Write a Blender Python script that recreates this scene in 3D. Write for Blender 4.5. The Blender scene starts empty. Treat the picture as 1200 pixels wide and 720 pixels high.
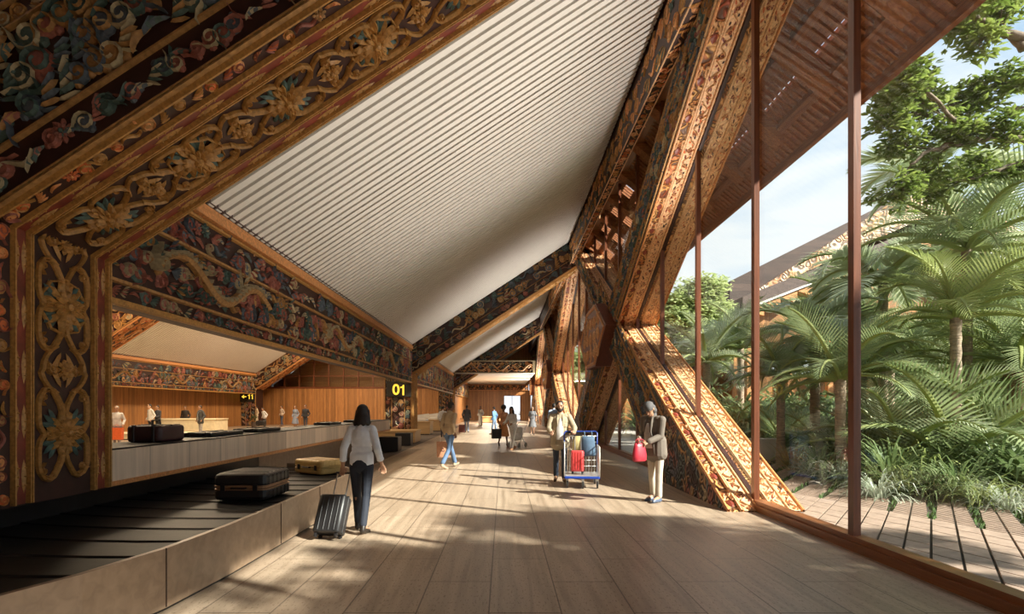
import bpy, math, random
import numpy as np
from mathutils import Vector, Matrix, noise as mnoise
R = math.radians
sc = bpy.context.scene
COL = sc.collection
# ------------------------------------------------------------------ helpers
def shader(name, rough=.6, metal=0.0, spec=.5):
    m = bpy.data.materials.new(name); m.use_nodes = True
    nt = m.node_tree; b = nt.nodes['Principled BSDF']
    b.inputs['Roughness'].default_value = rough; b.inputs['Metallic'].default_value = metal
    b.inputs['Specular IOR Level'].default_value = spec
    return m, nt, b
def N(nt, t, **kw):
    n = nt.nodes.new(t)
    for k, v in kw.items():
        if k.startswith('i_'): n.inputs[k[2:].replace('_', ' ')].default_value = v
        else: setattr(n, k, v)
    return n
def ramp(nt, stops, interp='LINEAR'):
    n = nt.nodes.new('ShaderNodeValToRGB'); cr = n.color_ramp; cr.interpolation = interp
    while len(cr.elements) > 1: cr.elements.remove(cr.elements[-1])
    cr.elements[0].position = stops[0][0]; cr.elements[0].color = (*stops[0][1], 1)
    for p, c in stops[1:]:
        e = cr.elements.new(p); e.color = (*c, 1)
    return n
def coords(nt, scale=(1, 1, 1), kind='Object'):
    tc = nt.nodes.new('ShaderNodeTexCoord'); mp = nt.nodes.new('ShaderNodeMapping')
    mp.inputs['Scale'].default_value = scale
    nt.links.new(tc.outputs[kind], mp.inputs['Vector']); return mp
def bump(nt, b, src, strength=.3, dist=.02):
    n = nt.nodes.new('ShaderNodeBump'); n.inputs['Strength'].default_value = strength; n.inputs['Distance'].default_value = dist
    nt.links.new(src, n.inputs['Height']); nt.links.new(n.outputs[0], b.inputs['Normal'])
def mottled(name, c, rough=.6, metal=0.0, var=.25, scale=8.0, bmp=.15, spec=.5, stretch=(1, 1, 1), bd=.01):
    """plain coloured surface with small tonal variation and a light bump"""
    m, nt, b = shader(name, rough, metal, spec)
    mp = coords(nt, stretch)
    n = N(nt, 'ShaderNodeTexNoise'); n.inputs['Scale'].default_value = scale; n.inputs['Detail'].default_value = 5
    nt.links.new(mp.outputs[0], n.inputs['Vector'])
    lo = tuple(x*(1-var) for x in c); hi = tuple(min(1, x*(1+var)) for x in c)
    r = ramp(nt, [(.3, lo), (.7, hi)]); nt.links.new(n.outputs[0], r.inputs[0]); nt.links.new(r.outputs[0], b.inputs['Base Color'])
    if bmp: bump(nt, b, n.outputs[0], bmp, bd)
    m.diffuse_color = (*c, 1)
    return m
def wood(name, c, c2, along='Z', rough=.5, scale=1.0, board=0.0, across='X'):
    """streaky timber; grain along the given object axis, optional board joints every `board` metres"""
    m, nt, b = shader(name, rough)
    st = {'X': (1.2, 22, 22), 'Y': (22, 1.2, 22), 'Z': (22, 22, 1.2)}[along]
    mp = coords(nt, tuple(x*scale for x in st))
    n = N(nt, 'ShaderNodeTexNoise'); n.inputs['Scale'].default_value = 1; n.inputs['Detail'].default_value = 6; n.inputs['Distortion'].default_value = .6
    nt.links.new(mp.outputs[0], n.inputs['Vector'])
    r = ramp(nt, [(.32, c2), (.68, c)]); nt.links.new(n.outputs[0], r.inputs[0]); col = r.outputs[0]
    h = n.outputs[0]
    if board:
        tc = nt.nodes.new('ShaderNodeTexCoord'); sp = nt.nodes.new('ShaderNodeSeparateXYZ'); nt.links.new(tc.outputs['Object'], sp.inputs[0])
        src = sp.outputs[across]
        if across == 'XY':
            pass
        d = N(nt, 'ShaderNodeMath', operation='DIVIDE'); d.inputs[1].default_value = board; nt.links.new(src, d.inputs[0])
        fr = N(nt, 'ShaderNodeMath', operation='FRACT'); nt.links.new(d.outputs[0], fr.inputs[0])
        fl = N(nt, 'ShaderNodeMath', operation='FLOOR'); nt.links.new(d.outputs[0], fl.inputs[0])
        wn = N(nt, 'ShaderNodeTexWhiteNoise', noise_dimensions='1D'); nt.links.new(fl.outputs[0], wn.inputs['W'])
        lt = N(nt, 'ShaderNodeMath', operation='LESS_THAN'); lt.inputs[1].default_value = .010/board; nt.links.new(fr.outputs[0], lt.inputs[0])
        mr = N(nt, 'ShaderNodeMapRange'); mr.inputs['To Min'].default_value = .72; mr.inputs['To Max'].default_value = 1.18; nt.links.new(wn.outputs['Value'], mr.inputs['Value'])
        mx = N(nt, 'ShaderNodeMix', data_type='RGBA', blend_type='MULTIPLY'); mx.inputs['Factor'].default_value = 1
        nt.links.new(col, mx.inputs['A']); nt.links.new(mr.outputs[0], mx.inputs['B'])
        mx2 = N(nt, 'ShaderNodeMix', data_type='RGBA'); mx2.inputs['B'].default_value = (c2[0]*.3, c2[1]*.3, c2[2]*.3, 1)
        nt.links.new(lt.outputs[0], mx2.inputs['Factor']); nt.links.new(mx.outputs['Result'], mx2.inputs['A']); col = mx2.outputs['Result']
    nt.links.new(col, b.inputs['Base Color']); bump(nt, b, h, .15, .01)
    return m
def carved(name, stops, sc1=3.0, sc2=9.0, rough=.55, bs=.8, bd=.04):
    """scrollwork: warped rings and cells coloured by depth"""
    m, nt, b = shader(name, rough)
    mp = coords(nt)
    wn = N(nt, 'ShaderNodeTexNoise'); wn.inputs['Scale'].default_value = sc1; wn.inputs['Detail'].default_value = 1.5
    nt.links.new(mp.outputs[0], wn.inputs['Vector'])
    mx = N(nt, 'ShaderNodeMix', data_type='RGBA', blend_type='LINEAR_LIGHT'); mx.inputs['Factor'].default_value = .35
    nt.links.new(mp.outputs[0], mx.inputs['A']); nt.links.new(wn.outputs['Color'], mx.inputs['B'])
    v = N(nt, 'ShaderNodeTexVoronoi', feature='SMOOTH_F1'); v.inputs['Scale'].default_value = sc2; v.inputs['Smoothness'].default_value = .25
    nt.links.new(mx.outputs['Result'], v.inputs['Vector'])
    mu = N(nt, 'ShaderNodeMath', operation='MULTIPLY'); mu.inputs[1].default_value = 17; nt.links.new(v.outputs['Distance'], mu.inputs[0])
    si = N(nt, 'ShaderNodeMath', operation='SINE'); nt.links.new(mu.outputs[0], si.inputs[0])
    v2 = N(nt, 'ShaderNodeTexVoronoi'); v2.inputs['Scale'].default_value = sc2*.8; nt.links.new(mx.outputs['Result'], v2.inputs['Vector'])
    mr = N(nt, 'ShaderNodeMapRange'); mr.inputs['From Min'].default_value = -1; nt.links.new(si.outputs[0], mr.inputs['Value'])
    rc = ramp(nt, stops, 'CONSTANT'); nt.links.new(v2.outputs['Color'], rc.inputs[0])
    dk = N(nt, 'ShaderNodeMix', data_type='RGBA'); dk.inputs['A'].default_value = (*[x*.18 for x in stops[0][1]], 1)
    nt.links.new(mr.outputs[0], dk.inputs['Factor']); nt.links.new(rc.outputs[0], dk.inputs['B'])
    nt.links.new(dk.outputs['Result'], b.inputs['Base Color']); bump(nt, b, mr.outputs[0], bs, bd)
    return m

class MB:
    """collects shapes and links them as one mesh object"""
    def __init__(s): s.v = []; s.f = []; s.m = []; s.n = 0; s.T = None
    def add(s, vs, fs, mi=0):
        if s.T is not None: vs = [s.T(*p) for p in vs]
        o = s.n; s.v.extend(vs); s.n += len(vs)
        for f in fs: s.f.append(tuple(i+o for i in f))
        s.m.extend([mi]*len(fs)); return s
    def quad(s, a, b, c, d, mi=0): return s.add([a, b, c, d], [(0, 1, 2, 3)], mi)
    def box(s, x0, x1, y0, y1, z0, z1, mi=0):
        return s.add([(x0,y0,z0),(x1,y0,z0),(x1,y1,z0),(x0,y1,z0),(x0,y0,z1),(x1,y0,z1),(x1,y1,z1),(x0,y1,z1)],
                     [(0,3,2,1),(4,5,6,7),(0,1,5,4),(1,2,6,5),(2,3,7,6),(3,0,4,7)], mi)
    def obox(s, c, ax, ay, az, mi=0):
        """box from centre and three half-axis vectors"""
        c, ax, ay, az = map(Vector, (c, ax, ay, az)); P = []
        for k in (-1, 1):
            for i, j in ((-1,-1),(1,-1),(1,1),(-1,1)): P.append(tuple(c+ax*i+ay*j+az*k))
        return s.add(P, [(0,3,2,1),(4,5,6,7),(0,1,5,4),(1,2,6,5),(2,3,7,6),(3,0,4,7)], mi)
    def bevbox(s, x0, x1, y0, y1, z0, z1, r, mi=0, n=3):
        """box with rounded vertical edges and softened top and bottom"""
        pts = []
        for cx, cy, a0 in ((x1-r,y1-r,0),(x0+r,y1-r,90),(x0+r,y0+r,180),(x1-r,y0+r,270)):
            for i in range(n+1):
                a = R(a0+90*i/n); pts.append((cx, cy, math.cos(a), math.sin(a)))
        k = len(pts); rr = min(r, (z1-z0)/2)*.6
        levels = [(z0, r-rr*.9), (z0+rr*.3, r-rr*.3), (z0+rr, r), (z1-rr, r), (z1-rr*.3, r-rr*.3), (z1, r-rr*.9)]
        V = []
        for z, q in levels: V += [(cx+ca*q, cy+sa*q, z) for cx, cy, ca, sa in pts]
        F = [tuple(range(k))[::-1], tuple(range(5*k, 6*k))]
        for l in range(5):
            for i in range(k): F.append((l*k+i, l*k+(i+1)%k, (l+1)*k+(i+1)%k, (l+1)*k+i))
        return s.add(V, F, mi)
    def prism(s, poly, a, b, axis='X', mi=0, mside=None):
        """polygon in the two other axes extruded from a to b along axis"""
        n = len(poly)
        mk = {'X': lambda p, t: (t, p[0], p[1]), 'Y': lambda p, t: (p[0], t, p[1]), 'Z': lambda p, t: (p[0], p[1], t)}[axis]
        V = [mk(p, a) for p in poly]+[mk(p, b) for p in poly]
        s.add(V, [tuple(range(n))[::-1], tuple(range(n, 2*n))], mi)
        return s.add(V, [(i, (i+1)%n, n+(i+1)%n, n+i) for i in range(n)], mi if mside is None else mside)
    def tube(s, pts, rad, seg=6, mi=0, cap=True):
        pts = [Vector(p) for p in pts]; n = len(pts)
        rr = rad if isinstance(rad, (list, tuple)) else [rad]*n
        V = []; prev = None
        for i, p in enumerate(pts):
            t = (pts[min(i+1, n-1)]-pts[max(i-1, 0)])
            if t.length < 1e-9: t = Vector((0, 0, 1))
            t.normalize()
            if prev is None: a = t.orthogonal().normalized()
            else:
                a = prev-t*prev.dot(t)
                a = a.normalized() if a.length > 1e-6 else t.orthogonal().normalized()
            prev = a; c = t.cross(a)
            for k in range(seg):
                q = 2*math.pi*k/seg; V.append(tuple(p+(a*math.cos(q)+c*math.sin(q))*rr[i]))
        F = []
        for i in range(n-1):
            for k in range(seg): F.append((i*seg+k, i*seg+(k+1)%seg, (i+1)*seg+(k+1)%seg, (i+1)*seg+k))
        if cap: F += [tuple(range(seg))[::-1], tuple(range((n-1)*seg, n*seg))]
        return s.add(V, F, mi)
    def capsule(s, p, q, r1, r2=None, seg=12, mi=0, sx=1.0):
        p, q = Vector(p), Vector(q); r2 = r1 if r2 is None else r2
        d = q-p
        if d.length < 1e-6: d = Vector((0, 0, 1e-4))
        d.normalize(); P = []; Rr = []
        for a in (-80, -55, -28, 0): P.append(p+d*(r1*math.sin(R(a)))); Rr.append(r1*math.cos(R(a)))
        for a in (0, 28, 55, 80): P.append(q+d*(r2*math.sin(R(a)))); Rr.append(r2*math.cos(R(a)))
        return s.tube(P, Rr, seg, mi)
    def ell(s, c, r, seg=14, rings=9, mi=0, rot=None):
        c = Vector(c); V = []; rot = rot or Matrix.Identity(3)
        for i in range(rings+1):
            th = math.pi*(i+.001)/(rings+.002)
            for k in range(seg):
                ph = 2*math.pi*k/seg
                V.append(tuple(c+rot@Vector((r[0]*math.sin(th)*math.cos(ph), r[1]*math.sin(th)*math.sin(ph), -r[2]*math.cos(th)))))
        F = [(i*seg+k, i*seg+(k+1)%seg, (i+1)*seg+(k+1)%seg, (i+1)*seg+k) for i in range(rings) for k in range(seg)]
        F += [tuple(range(seg))[::-1], tuple(range(rings*seg, (rings+1)*seg))]
        return s.add(V, F, mi)
    def cyl(s, p, q, r, seg=12, mi=0): return s.tube([p, q], [r, r], seg, mi)
    def lathe(s, prof, c=(0, 0, 0), seg=16, mi=0):
        V = []; n = len(prof)
        for r, z in prof:
            for k in range(seg):
                a = 2*math.pi*k/seg; V.append((c[0]+r*math.cos(a), c[1]+r*math.sin(a), c[2]+z))
        F = [(i*seg+k, i*seg+(k+1)%seg, (i+1)*seg+(k+1)%seg, (i+1)*seg+k) for i in range(n-1) for k in range(seg)]
        F += [tuple(range(seg))[::-1], tuple(range((n-1)*seg, n*seg))]
        return s.add(V, F, mi)
    def mesh(s, name, mats, smooth=False):
        me = bpy.data.meshes.new(name); me.from_pydata([tuple(p) for p in s.v], [], s.f)
        for m in (mats if isinstance(mats, (list, tuple)) else [mats]): me.materials.append(m)
        me.polygons.foreach_set('material_index', s.m)
        if smooth: me.polygons.foreach_set('use_smooth', [True]*len(s.f))
        me.update(); return me
    def build(s, name, mats, parent=None, smooth=False, world=True):
        o = bpy.data.objects.new(name, s.mesh(name, mats, smooth)); COL.objects.link(o)
        if parent is not None:
            o.parent = parent
            if world: o.matrix_parent_inverse = Matrix.Translation(-parent.location)
        return o
def tag(o, label=None, cat=None, group=None, kind=None):
    if label: o['label'] = label
    if cat: o['category'] = cat
    if group: o['group'] = group
    if kind: o['kind'] = kind
    return o
def thing(name, label, cat, loc=(0, 0, 0), rz=0, group=None):
    o = bpy.data.objects.new(name, None); COL.objects.link(o); o.location = loc; o.rotation_euler = (0, 0, rz)
    o.empty_display_size = .1
    return tag(o, label, cat, group)
def struct(name, mb, mats, parent=None, **k):
    o = mb.build(name, mats, parent, **k)
    if parent is None: o['kind'] = 'structure'
    return o
def copy_tree(o, parent=None, label=None, group=None):
    c = o.copy(); COL.objects.link(c); mi = o.matrix_parent_inverse.copy(); c.parent = parent; c.matrix_parent_inverse = mi
    if label: c['label'] = label
    if group: c['group'] = group
    for ch in list(o.children): copy_tree(ch, c)
    return c
# ------------------------------------------------------------------ relief carving
class Relief(MB):
    """ornament in (u, v, h) of a flat face; M maps it into the place"""
    def face(s, O, U, V, Nn):
        O, U, V, Nn = Vector(O), Vector(U).normalized(), Vector(V).normalized(), Vector(Nn).normalized()
        s.T = lambda u, v, h: tuple(O+U*u+V*v+Nn*h); return s
    def bar(s, u0, u1, v0, v1, h, mi):
        c = min(.012, (v1-v0)*.25)
        return s.add([(u0,v0,0),(u1,v0,0),(u1,v0+c,h),(u0,v0+c,h),(u0,v1-c,h),(u1,v1-c,h),(u1,v1,0),(u0,v1,0)],
                     [(0,1,2,3),(3,2,5,4),(4,5,6,7)], mi)
    def leaf(s, u, v, ang, L, W, h, mi, base=0.0):
        ca, sa = math.cos(ang), math.sin(ang)
        pr = [(0, 0), (.22, .36), (.55, .5), (.82, .32), (1, 0)]
        P = []
        for t, w in pr: P.append((t*L, w*W, base+h*.35 if w else base+h*.3))
        for t, w in pr[1:4]: P.append((t*L, -w*W, base+h*.35))
        for t, w in pr[1:4]: P.append((t*L, 0, base+h))
        V = [(u+x*ca-y*sa, v+x*sa+y*ca, z) for x, y, z in P]
        V += [(u+x*ca-y*sa, v+x*sa+y*ca, 0) for x, y, z in P[:8]]
        F = [(0,8,1),(1,8,9,2),(2,9,10,3),(3,10,4),(0,5,8),(5,6,9,8),(6,7,10,9),(7,4,10)]
        return s.add(V, F, mi)
    def flower(s, u, v, r, n, mp, mc, h=.06, mi2=None, a0=0.0):
        for k in range(n):
            a = a0+2*math.pi*k/n
            s.leaf(u+math.cos(a)*r*.3, v+math.sin(a)*r*.3, a, r*.72, r*3.6/n, h*.75, mp)
        for k in range(n):
            a = a0+2*math.pi*(k+.5)/n
            s.leaf(u+math.cos(a)*r*.16, v+math.sin(a)*r*.16, a, r*.5, r*2.5/n, h*.5, mi2 if mi2 is not None else mp, base=h*.5)
        return s.dome(u, v, r*.24, h*1.25, mc)
    def dome(s, u, v, r, h, mi, seg=8, sx=1.0, ang=0):
        V = [(u, v, h)]
        ca, sa = math.cos(ang), math.sin(ang)
        for q, z in ((.55, .85), (1, .3), (1.05, 0)):
            for k in range(seg):
                a = 2*math.pi*k/seg; x, y = r*q*math.cos(a)*sx, r*q*math.sin(a)
                V.append((u+x*ca-y*sa, v+x*sa+y*ca, h*z))
        F = [(0, 1+k, 1+(k+1)%seg) for k in range(seg)]
        for l in range(2):
            for k in range(seg): F.append((1+l*seg+k, 1+(l+1)*seg+k, 1+(l+1)*seg+(k+1)%seg, 1+l*seg+(k+1)%seg))
        return s.add(V, F, mi)
    def ribbon(s, pts, r, h, mi, closed=False, taper=False, base=0.0):
        n = len(pts); V = []
        for i, (x, y) in enumerate(pts):
            a = pts[(i+1)%n] if (closed or i < n-1) else pts[i]; b = pts[i-1] if (closed or i > 0) else pts[i]
            dx, dy = a[0]-b[0], a[1]-b[1]; l = math.hypot(dx, dy) or 1; nx, ny = -dy/l, dx/l
            q = r*(1 if not taper else (.35+.65*math.sin(math.pi*min(1, .15+.85*(1-i/(n-1))))))
            hh = h
            V += [(x-nx*q, y-ny*q, 0), (x-nx*q*.85, y-ny*q*.85, base+hh*.6), (x, y, base+hh), (x+nx*q*.85, y+ny*q*.85, base+hh*.6), (x+nx*q, y+ny*q, 0)]
        F = []
        for i in range(n if closed else n-1):
            j = (i+1) % n
            for k in range(4): F.append((i*5+k, i*5+k+1, j*5+k+1, j*5+k))
        if not closed: F += [(0, 1, 2, 3, 4), tuple((n-1)*5+k for k in (4, 3, 2, 1, 0))]
        return s.add(V, F, mi)
    def curl(s, u, v, R0, ang, hand, mf, mr, h=.05, n=15, tail=True):
        """cloud curl: a filled lobe with a spiral rim and a tail"""
        s.dome(u, v, R0*.9, h*.75, mf, 10)
        if R0 > .07:
            for q in (-.9, .9): s.dome(u+math.cos(ang+q+1.5)*R0*.85, v+math.sin(ang+q+1.5)*R0*.85, R0*.42, h*.55, mf, 7)
        P = []
        for i in range(n):
            t = i/(n-1); a = ang+hand*(t*2.6*math.pi); q = R0*(1-.76*t)
            P.append((u+q*math.cos(a), v+q*math.sin(a)))
        if tail:
            a = ang; tx, ty = math.sin(a)*hand, -math.cos(a)*hand
            P = [(P[0][0]+tx*R0*1.3+math.cos(a)*R0*.35, P[0][1]+ty*R0*1.3+math.sin(a)*R0*.35), (P[0][0]+tx*R0*.6, P[0][1]+ty*R0*.6)]+P
        return s.ribbon(P, R0*.115, h*1.05, mr, taper=True)
    def clouds(s, u0, u1, v0, v1, size, fills, rims, rng, dens=1.0, h=.05, skew=None, cw=.4):
        """fill a band with curls, petals and small blossoms"""
        du = size*1.12/dens; rows = max(1, int(round((v1-v0)/(size*1.15)))); dv = (v1-v0)/rows
        nu = max(1, int((u1-u0)/du))
        for i in range(nu):
            for j in range(rows):
                u = u0+(i+.5+.35*(rng.random()-.5))*(u1-u0)/nu+(.5*du if j % 2 else 0); v = v0+(j+.5+.25*(rng.random()-.5))*dv
                if skew: u = u+skew*(v-v0)
                if u > u1: continue
                k = rng.random(); mf = rng.choice(fills); mr = rng.choice(rims); sz = size*(.44+.18*rng.random())
                if k < cw: s.curl(u, v, sz, rng.random()*6.28, rng.choice((-1, 1)), mf, mr, h)
                elif k < .84:      # spray of leaves streaming along the band
                    a = rng.choice((0, 3.14))+rng.uniform(-.5, .5)
                    for q in range(5): s.leaf(u+math.cos(a)*sz*(.25*q-.9), v+math.sin(a)*sz*(.25*q-.9)+(q-2)*sz*.2, a+(q-2)*.22, sz*1.7, sz*.42, h*(.7+.1*q), mf if q % 2 else mr)
                elif k < .92: s.flower(u, v, sz*1.1, 7, mf, mr, h)
                else:
                    P = [(u+(t-.5)*sz*3.4, v+math.sin(t*6.28+k*40)*sz*.5) for t in [x/9 for x in range(10)]]
                    s.ribbon(P, sz*.24, h*1.1, rng.choice(rims), taper=True)
    def medallions(s, u0, u1, v0, v1, step, mi, h=.025):
        """almond plaques lying along the edges of a plain strip"""
        n = max(1, int((u1-u0)/step)); w = v1-v0
        for i in range(n):
            u = u0+(i+.5)*(u1-u0)/n
            for v in (v0+w*.22, v1-w*.22):
                P = []
                for t in range(9):
                    q = t/8; P.append((u-step*.34+q*step*.68, v))
                s.leaf(u-step*.36, v, 0, step*.72, w*.42, h, mi)
                for q in (-.18, 0, .18): s.dome(u+q*step, v, w*.09, h*1.6, mi, 6)
    def scrollchain(s, u0, u1, vc, w, step, mi, mleaf, mc, h=.06, lod=1):
        """lotus flowers inside four loops, linked by heart-shaped scrolls"""
        n = max(1, int(round((u1-u0)/step))); st = (u1-u0)/n
        for i in range(n):
            u = u0+(i+.5)*st; r = w*(.36 if i % 2 else .31)
            s.flower(u, vc, r, 12 if lod else 7, mi, mi, h*1.3, a0=.26)
            if lod and i % 2: s.ribbon([(u+r*1.05*math.cos(a)*(1+.05*math.cos(10*a)), vc+r*1.05*math.sin(a)*(1+.05*math.cos(10*a))) for a in [6.2832*k/30 for k in range(30)]], w*.016, h*.6, mi, closed=True)
            for sx in (-1, 1):
                for sy in (-1, 1):
                    cx, cy = u+sx*st*.17, vc+sy*w*.25
                    P = [(cx+st*.17*math.cos(a)*(1+.12*math.cos(2*a)), cy+w*.2*math.sin(a)*(1+.12*math.sin(3*a*sy))) for a in [2*math.pi*k/(16 if lod else 10) for k in range(16 if lod else 10)]]
                    s.ribbon(P, w*.022, h*.75, mi, closed=True)
                    if lod:
                        P2 = [(cx+(a-cx)*.86, cy+(b-cy)*.86) for a, b in P]; s.ribbon(P2, w*.012, h*.5, mi, closed=True)
                        s.curl(cx+sx*st*.11, cy+sy*w*.1, w*.06, 1.57*sy+sx, -sx*sy, mc, mi, h*.6, 10)
                        for q in range(3): s.leaf(u+sx*st*.05, vc+sy*w*.1, math.atan2(sy*(.9+.3*q), sx*(1.5-.6*q)), w*.3, w*.085, h*.55, mleaf)
            for sy in (-1, 1):   # heart link to the next flower
                P = []
                for k in range(13):
                    t = k/12; uu = u+st*(.32+.36*t); P.append((uu, vc+sy*w*(.13+.26*abs(math.sin(math.pi*(t*1.0)))**.7*(1 if t < .5 else .86))))
                s.ribbon(P, w*.024, h*.75, mi)
                if lod:
                    s.curl(u+st*.5, vc+sy*w*.2, w*.085, 1.57*sy, sy, mc, mi, h*.7, 11)
                    s.leaf(u+st*.36, vc+sy*w*.04, sy*.5, st*.22, w*.09, h*.5, mi)
                    s.leaf(u+st*.64, vc+sy*w*.04, math.pi-sy*.5, st*.22, w*.09, h*.5, mi)
            s.flower(u+st*.5, vc, w*.15, 8, mi, mc, h*.9)
# ------------------------------------------------------------------ materials
M = {}
M['gold'] = mottled('carved_gold', (.42,.21,.055), .5, .0, .3, 30, .3)
M['orange'] = mottled('carved_orange_wood', (.60,.26,.09), .5, .0, .3, 25, .3)
M['orange_lt'] = mottled('carved_amber_wood', (.74,.45,.24), .5, .0, .3, 25, .3)
M['red'] = mottled('maroon_lacquer', (.20,.035,.018), .45, .0, .35, 6, .1)
M['darkred'] = mottled('deep_maroon', (.04,.013,.009), .5, .0, .3, 6, .1)
M['teal'] = mottled('paint_teal', (.065,.105,.09), .6, .0, .3, 20, .2)
M['blue'] = mottled('paint_slate', (.085,.105,.13), .6, .0, .3, 20, .2)
M['pink'] = mottled('paint_rose', (.30,.10,.07), .6, .0, .3, 20, .2)
M['ochre'] = mottled('paint_ochre', (.36,.185,.06), .6, .0, .3, 20, .2)
M['cream'] = mottled('paint_cream', (.40,.32,.19), .6, .0, .2, 20, .2)
M['floral'] = mottled('paint_vermilion', (.52,.12,.03), .55, .0, .3, 20, .2)
PAL = [M[k] for k in ('darkred','gold','teal','blue','pink','ochre','cream','orange','red','floral','orange_lt')]
DR, GO, TE, BL, PI_, OC, CR, OR, RE, FL, OL = range(11)
M['painted'] = carved('painted_carving', [(0,(.07,.03,.02)),(.2,(.10,.13,.11)),(.36,(.42,.22,.08)),(.52,(.13,.14,.16)),(.66,(.36,.13,.09)),(.8,(.48,.36,.2)),(.92,(.5,.25,.07))], 2.2, 4.2)
M['scroll'] = carved('orange_scroll_carving', [(0,(.50,.16,.04)),(.35,(.66,.30,.09)),(.6,(.74,.40,.14)),(.85,(.34,.07,.025))], 2.4, 5.0)
M['wood_wall'] = wood('wall_boards', (.50,.235,.08), (.33,.14,.045), 'Z', .45, 1, .16, 'X')
M['wood_wall_y'] = wood('wall_boards_side', (.50,.235,.08), (.33,.14,.045), 'Z', .45, 1, .16, 'Y')
M['wood_dark'] = wood('soffit_timber', (.38,.135,.045), (.20,.06,.02), 'Y', .75)
M['wood_dark_x'] = wood('rafter_timber', (.46,.17,.055), (.25,.08,.026), 'X', .75)
M['wood_mull'] = wood('mullion_timber', (.20,.06,.022), (.12,.035,.014), 'Z', .35)
M['wood_mull_y'] = wood('sill_timber', (.33,.12,.04), (.2,.07,.025), 'Y', .35)
M['block'] = wood('block_timber', (.20,.055,.025), (.12,.03,.015), 'Y', .4)
M['white_board'] = mottled('ceiling_white', (.80,.77,.72), .7, 0, .04, 3, .05, stretch=(1,12,1))
M['ceil_back'] = mottled('ceiling_gap', (.16,.115,.085), .8, 0, .2, 6, .05)
M['plaster'] = mottled('white_soffit', (.74,.70,.64), .7, 0, .05, 4, .05)
M['curb'] = wood('curb_panels', (.36,.25,.165), (.27,.185,.12), 'X', .4, .5)
M['curb_line'] = mottled('curb_joint', (.08,.05,.035), .7)
M['belt'] = mottled('belt_rubber', (.012,.011,.011), .5, 0, .4, 10, .1, spec=.25)
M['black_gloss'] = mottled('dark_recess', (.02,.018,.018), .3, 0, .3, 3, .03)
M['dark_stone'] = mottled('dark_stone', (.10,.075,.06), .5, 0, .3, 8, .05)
M['cream_glow'] = mottled('pale_counter', (.72,.62,.42), .5, 0, .08, 5, .03)
M['roofing'] = mottled('roof_brown', (.10,.065,.055), .7, 0, .3, 5, .2)
def floor_mat():
    m, nt, b = shader('travertine_floor', .38)
    tc = nt.nodes.new('ShaderNodeTexCoord'); sp = nt.nodes.new('ShaderNodeSeparateXYZ'); nt.links.new(tc.outputs['Object'], sp.inputs[0])
    ay = N(nt, 'ShaderNodeMath', operation='ADD'); ay.inputs[1].default_value = -6.87+160; nt.links.new(sp.outputs['Y'], ay.inputs[0])
    ax = N(nt, 'ShaderNodeMath', operation='ADD'); ax.inputs[1].default_value = .12+59.5; nt.links.new(sp.outputs['X'], ax.inputs[0])
    cb = nt.nodes.new('ShaderNodeCombineXYZ'); nt.links.new(ay.outputs[0], cb.inputs[0]); nt.links.new(ax.outputs[0], cb.inputs[1])
    br = N(nt, 'ShaderNodeTexBrick', offset=.5); nt.links.new(cb.outputs[0], br.inputs['Vector'])
    br.inputs['Scale'].default_value = 1; br.inputs['Mortar Size'].default_value = .006; br.inputs['Mortar Smooth'].default_value = 0
    br.inputs['Brick Width'].default_value = 1.6; br.inputs['Row Height'].default_value = .595; br.inputs['Bias'].default_value = 0
    br.inputs['Color1'].default_value = (.40,.305,.225,1); br.inputs['Color2'].default_value = (.45,.35,.26,1); br.inputs['Mortar'].default_value = (.15,.11,.08,1)
    mp = coords(nt, (9, .5, 1)); n = N(nt, 'ShaderNodeTexNoise'); n.inputs['Scale'].default_value = 1.1; n.inputs['Detail'].default_value = 7; n.inputs['Distortion'].default_value = .9
    nt.links.new(mp.outputs[0], n.inputs['Vector'])
    r = ramp(nt, [(.28,(.70,.66,.61)),(.5,(.95,.93,.9)),(.72,(1.15,1.14,1.12))]); nt.links.new(n.outputs[0], r.inputs[0])
    mx = N(nt, 'ShaderNodeMix', data_type='RGBA', blend_type='MULTIPLY'); mx.inputs['Factor'].default_value = 1
    nt.links.new(br.outputs['Color'], mx.inputs['A']); nt.links.new(r.outputs[0], mx.inputs['B'])
    mp2 = coords(nt, (60, 18, 1)); n2 = N(nt, 'ShaderNodeTexNoise'); n2.inputs['Scale'].default_value = 1; n2.inputs['Detail'].default_value = 3
    nt.links.new(mp2.outputs[0], n2.inputs['Vector']); r2 = ramp(nt, [(.34,(.5,.45,.4)),(.42,(1,1,1))]); nt.links.new(n2.outputs[0], r2.inputs[0])
    mx2 = N(nt, 'ShaderNodeMix', data_type='RGBA', blend_type='MULTIPLY'); mx2.inputs['Factor'].default_value = .8
    nt.links.new(mx.outputs['Result'], mx2.inputs['A']); nt.links.new(r2.outputs[0], mx2.inputs['B'])
    nt.links.new(mx2.outputs['Result'], b.inputs['Base Color'])
    rr = N(nt, 'ShaderNodeMapRange'); rr.inputs['To Min'].default_value = .28; rr.inputs['To Max'].default_value = .5; nt.links.new(n.outputs[0], rr.inputs['Value']); nt.links.new(rr.outputs[0], b.inputs['Roughness'])
    bump(nt, b, r2.outputs[0], .1, .004)
    return m
M['floor'] = floor_mat()
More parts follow.
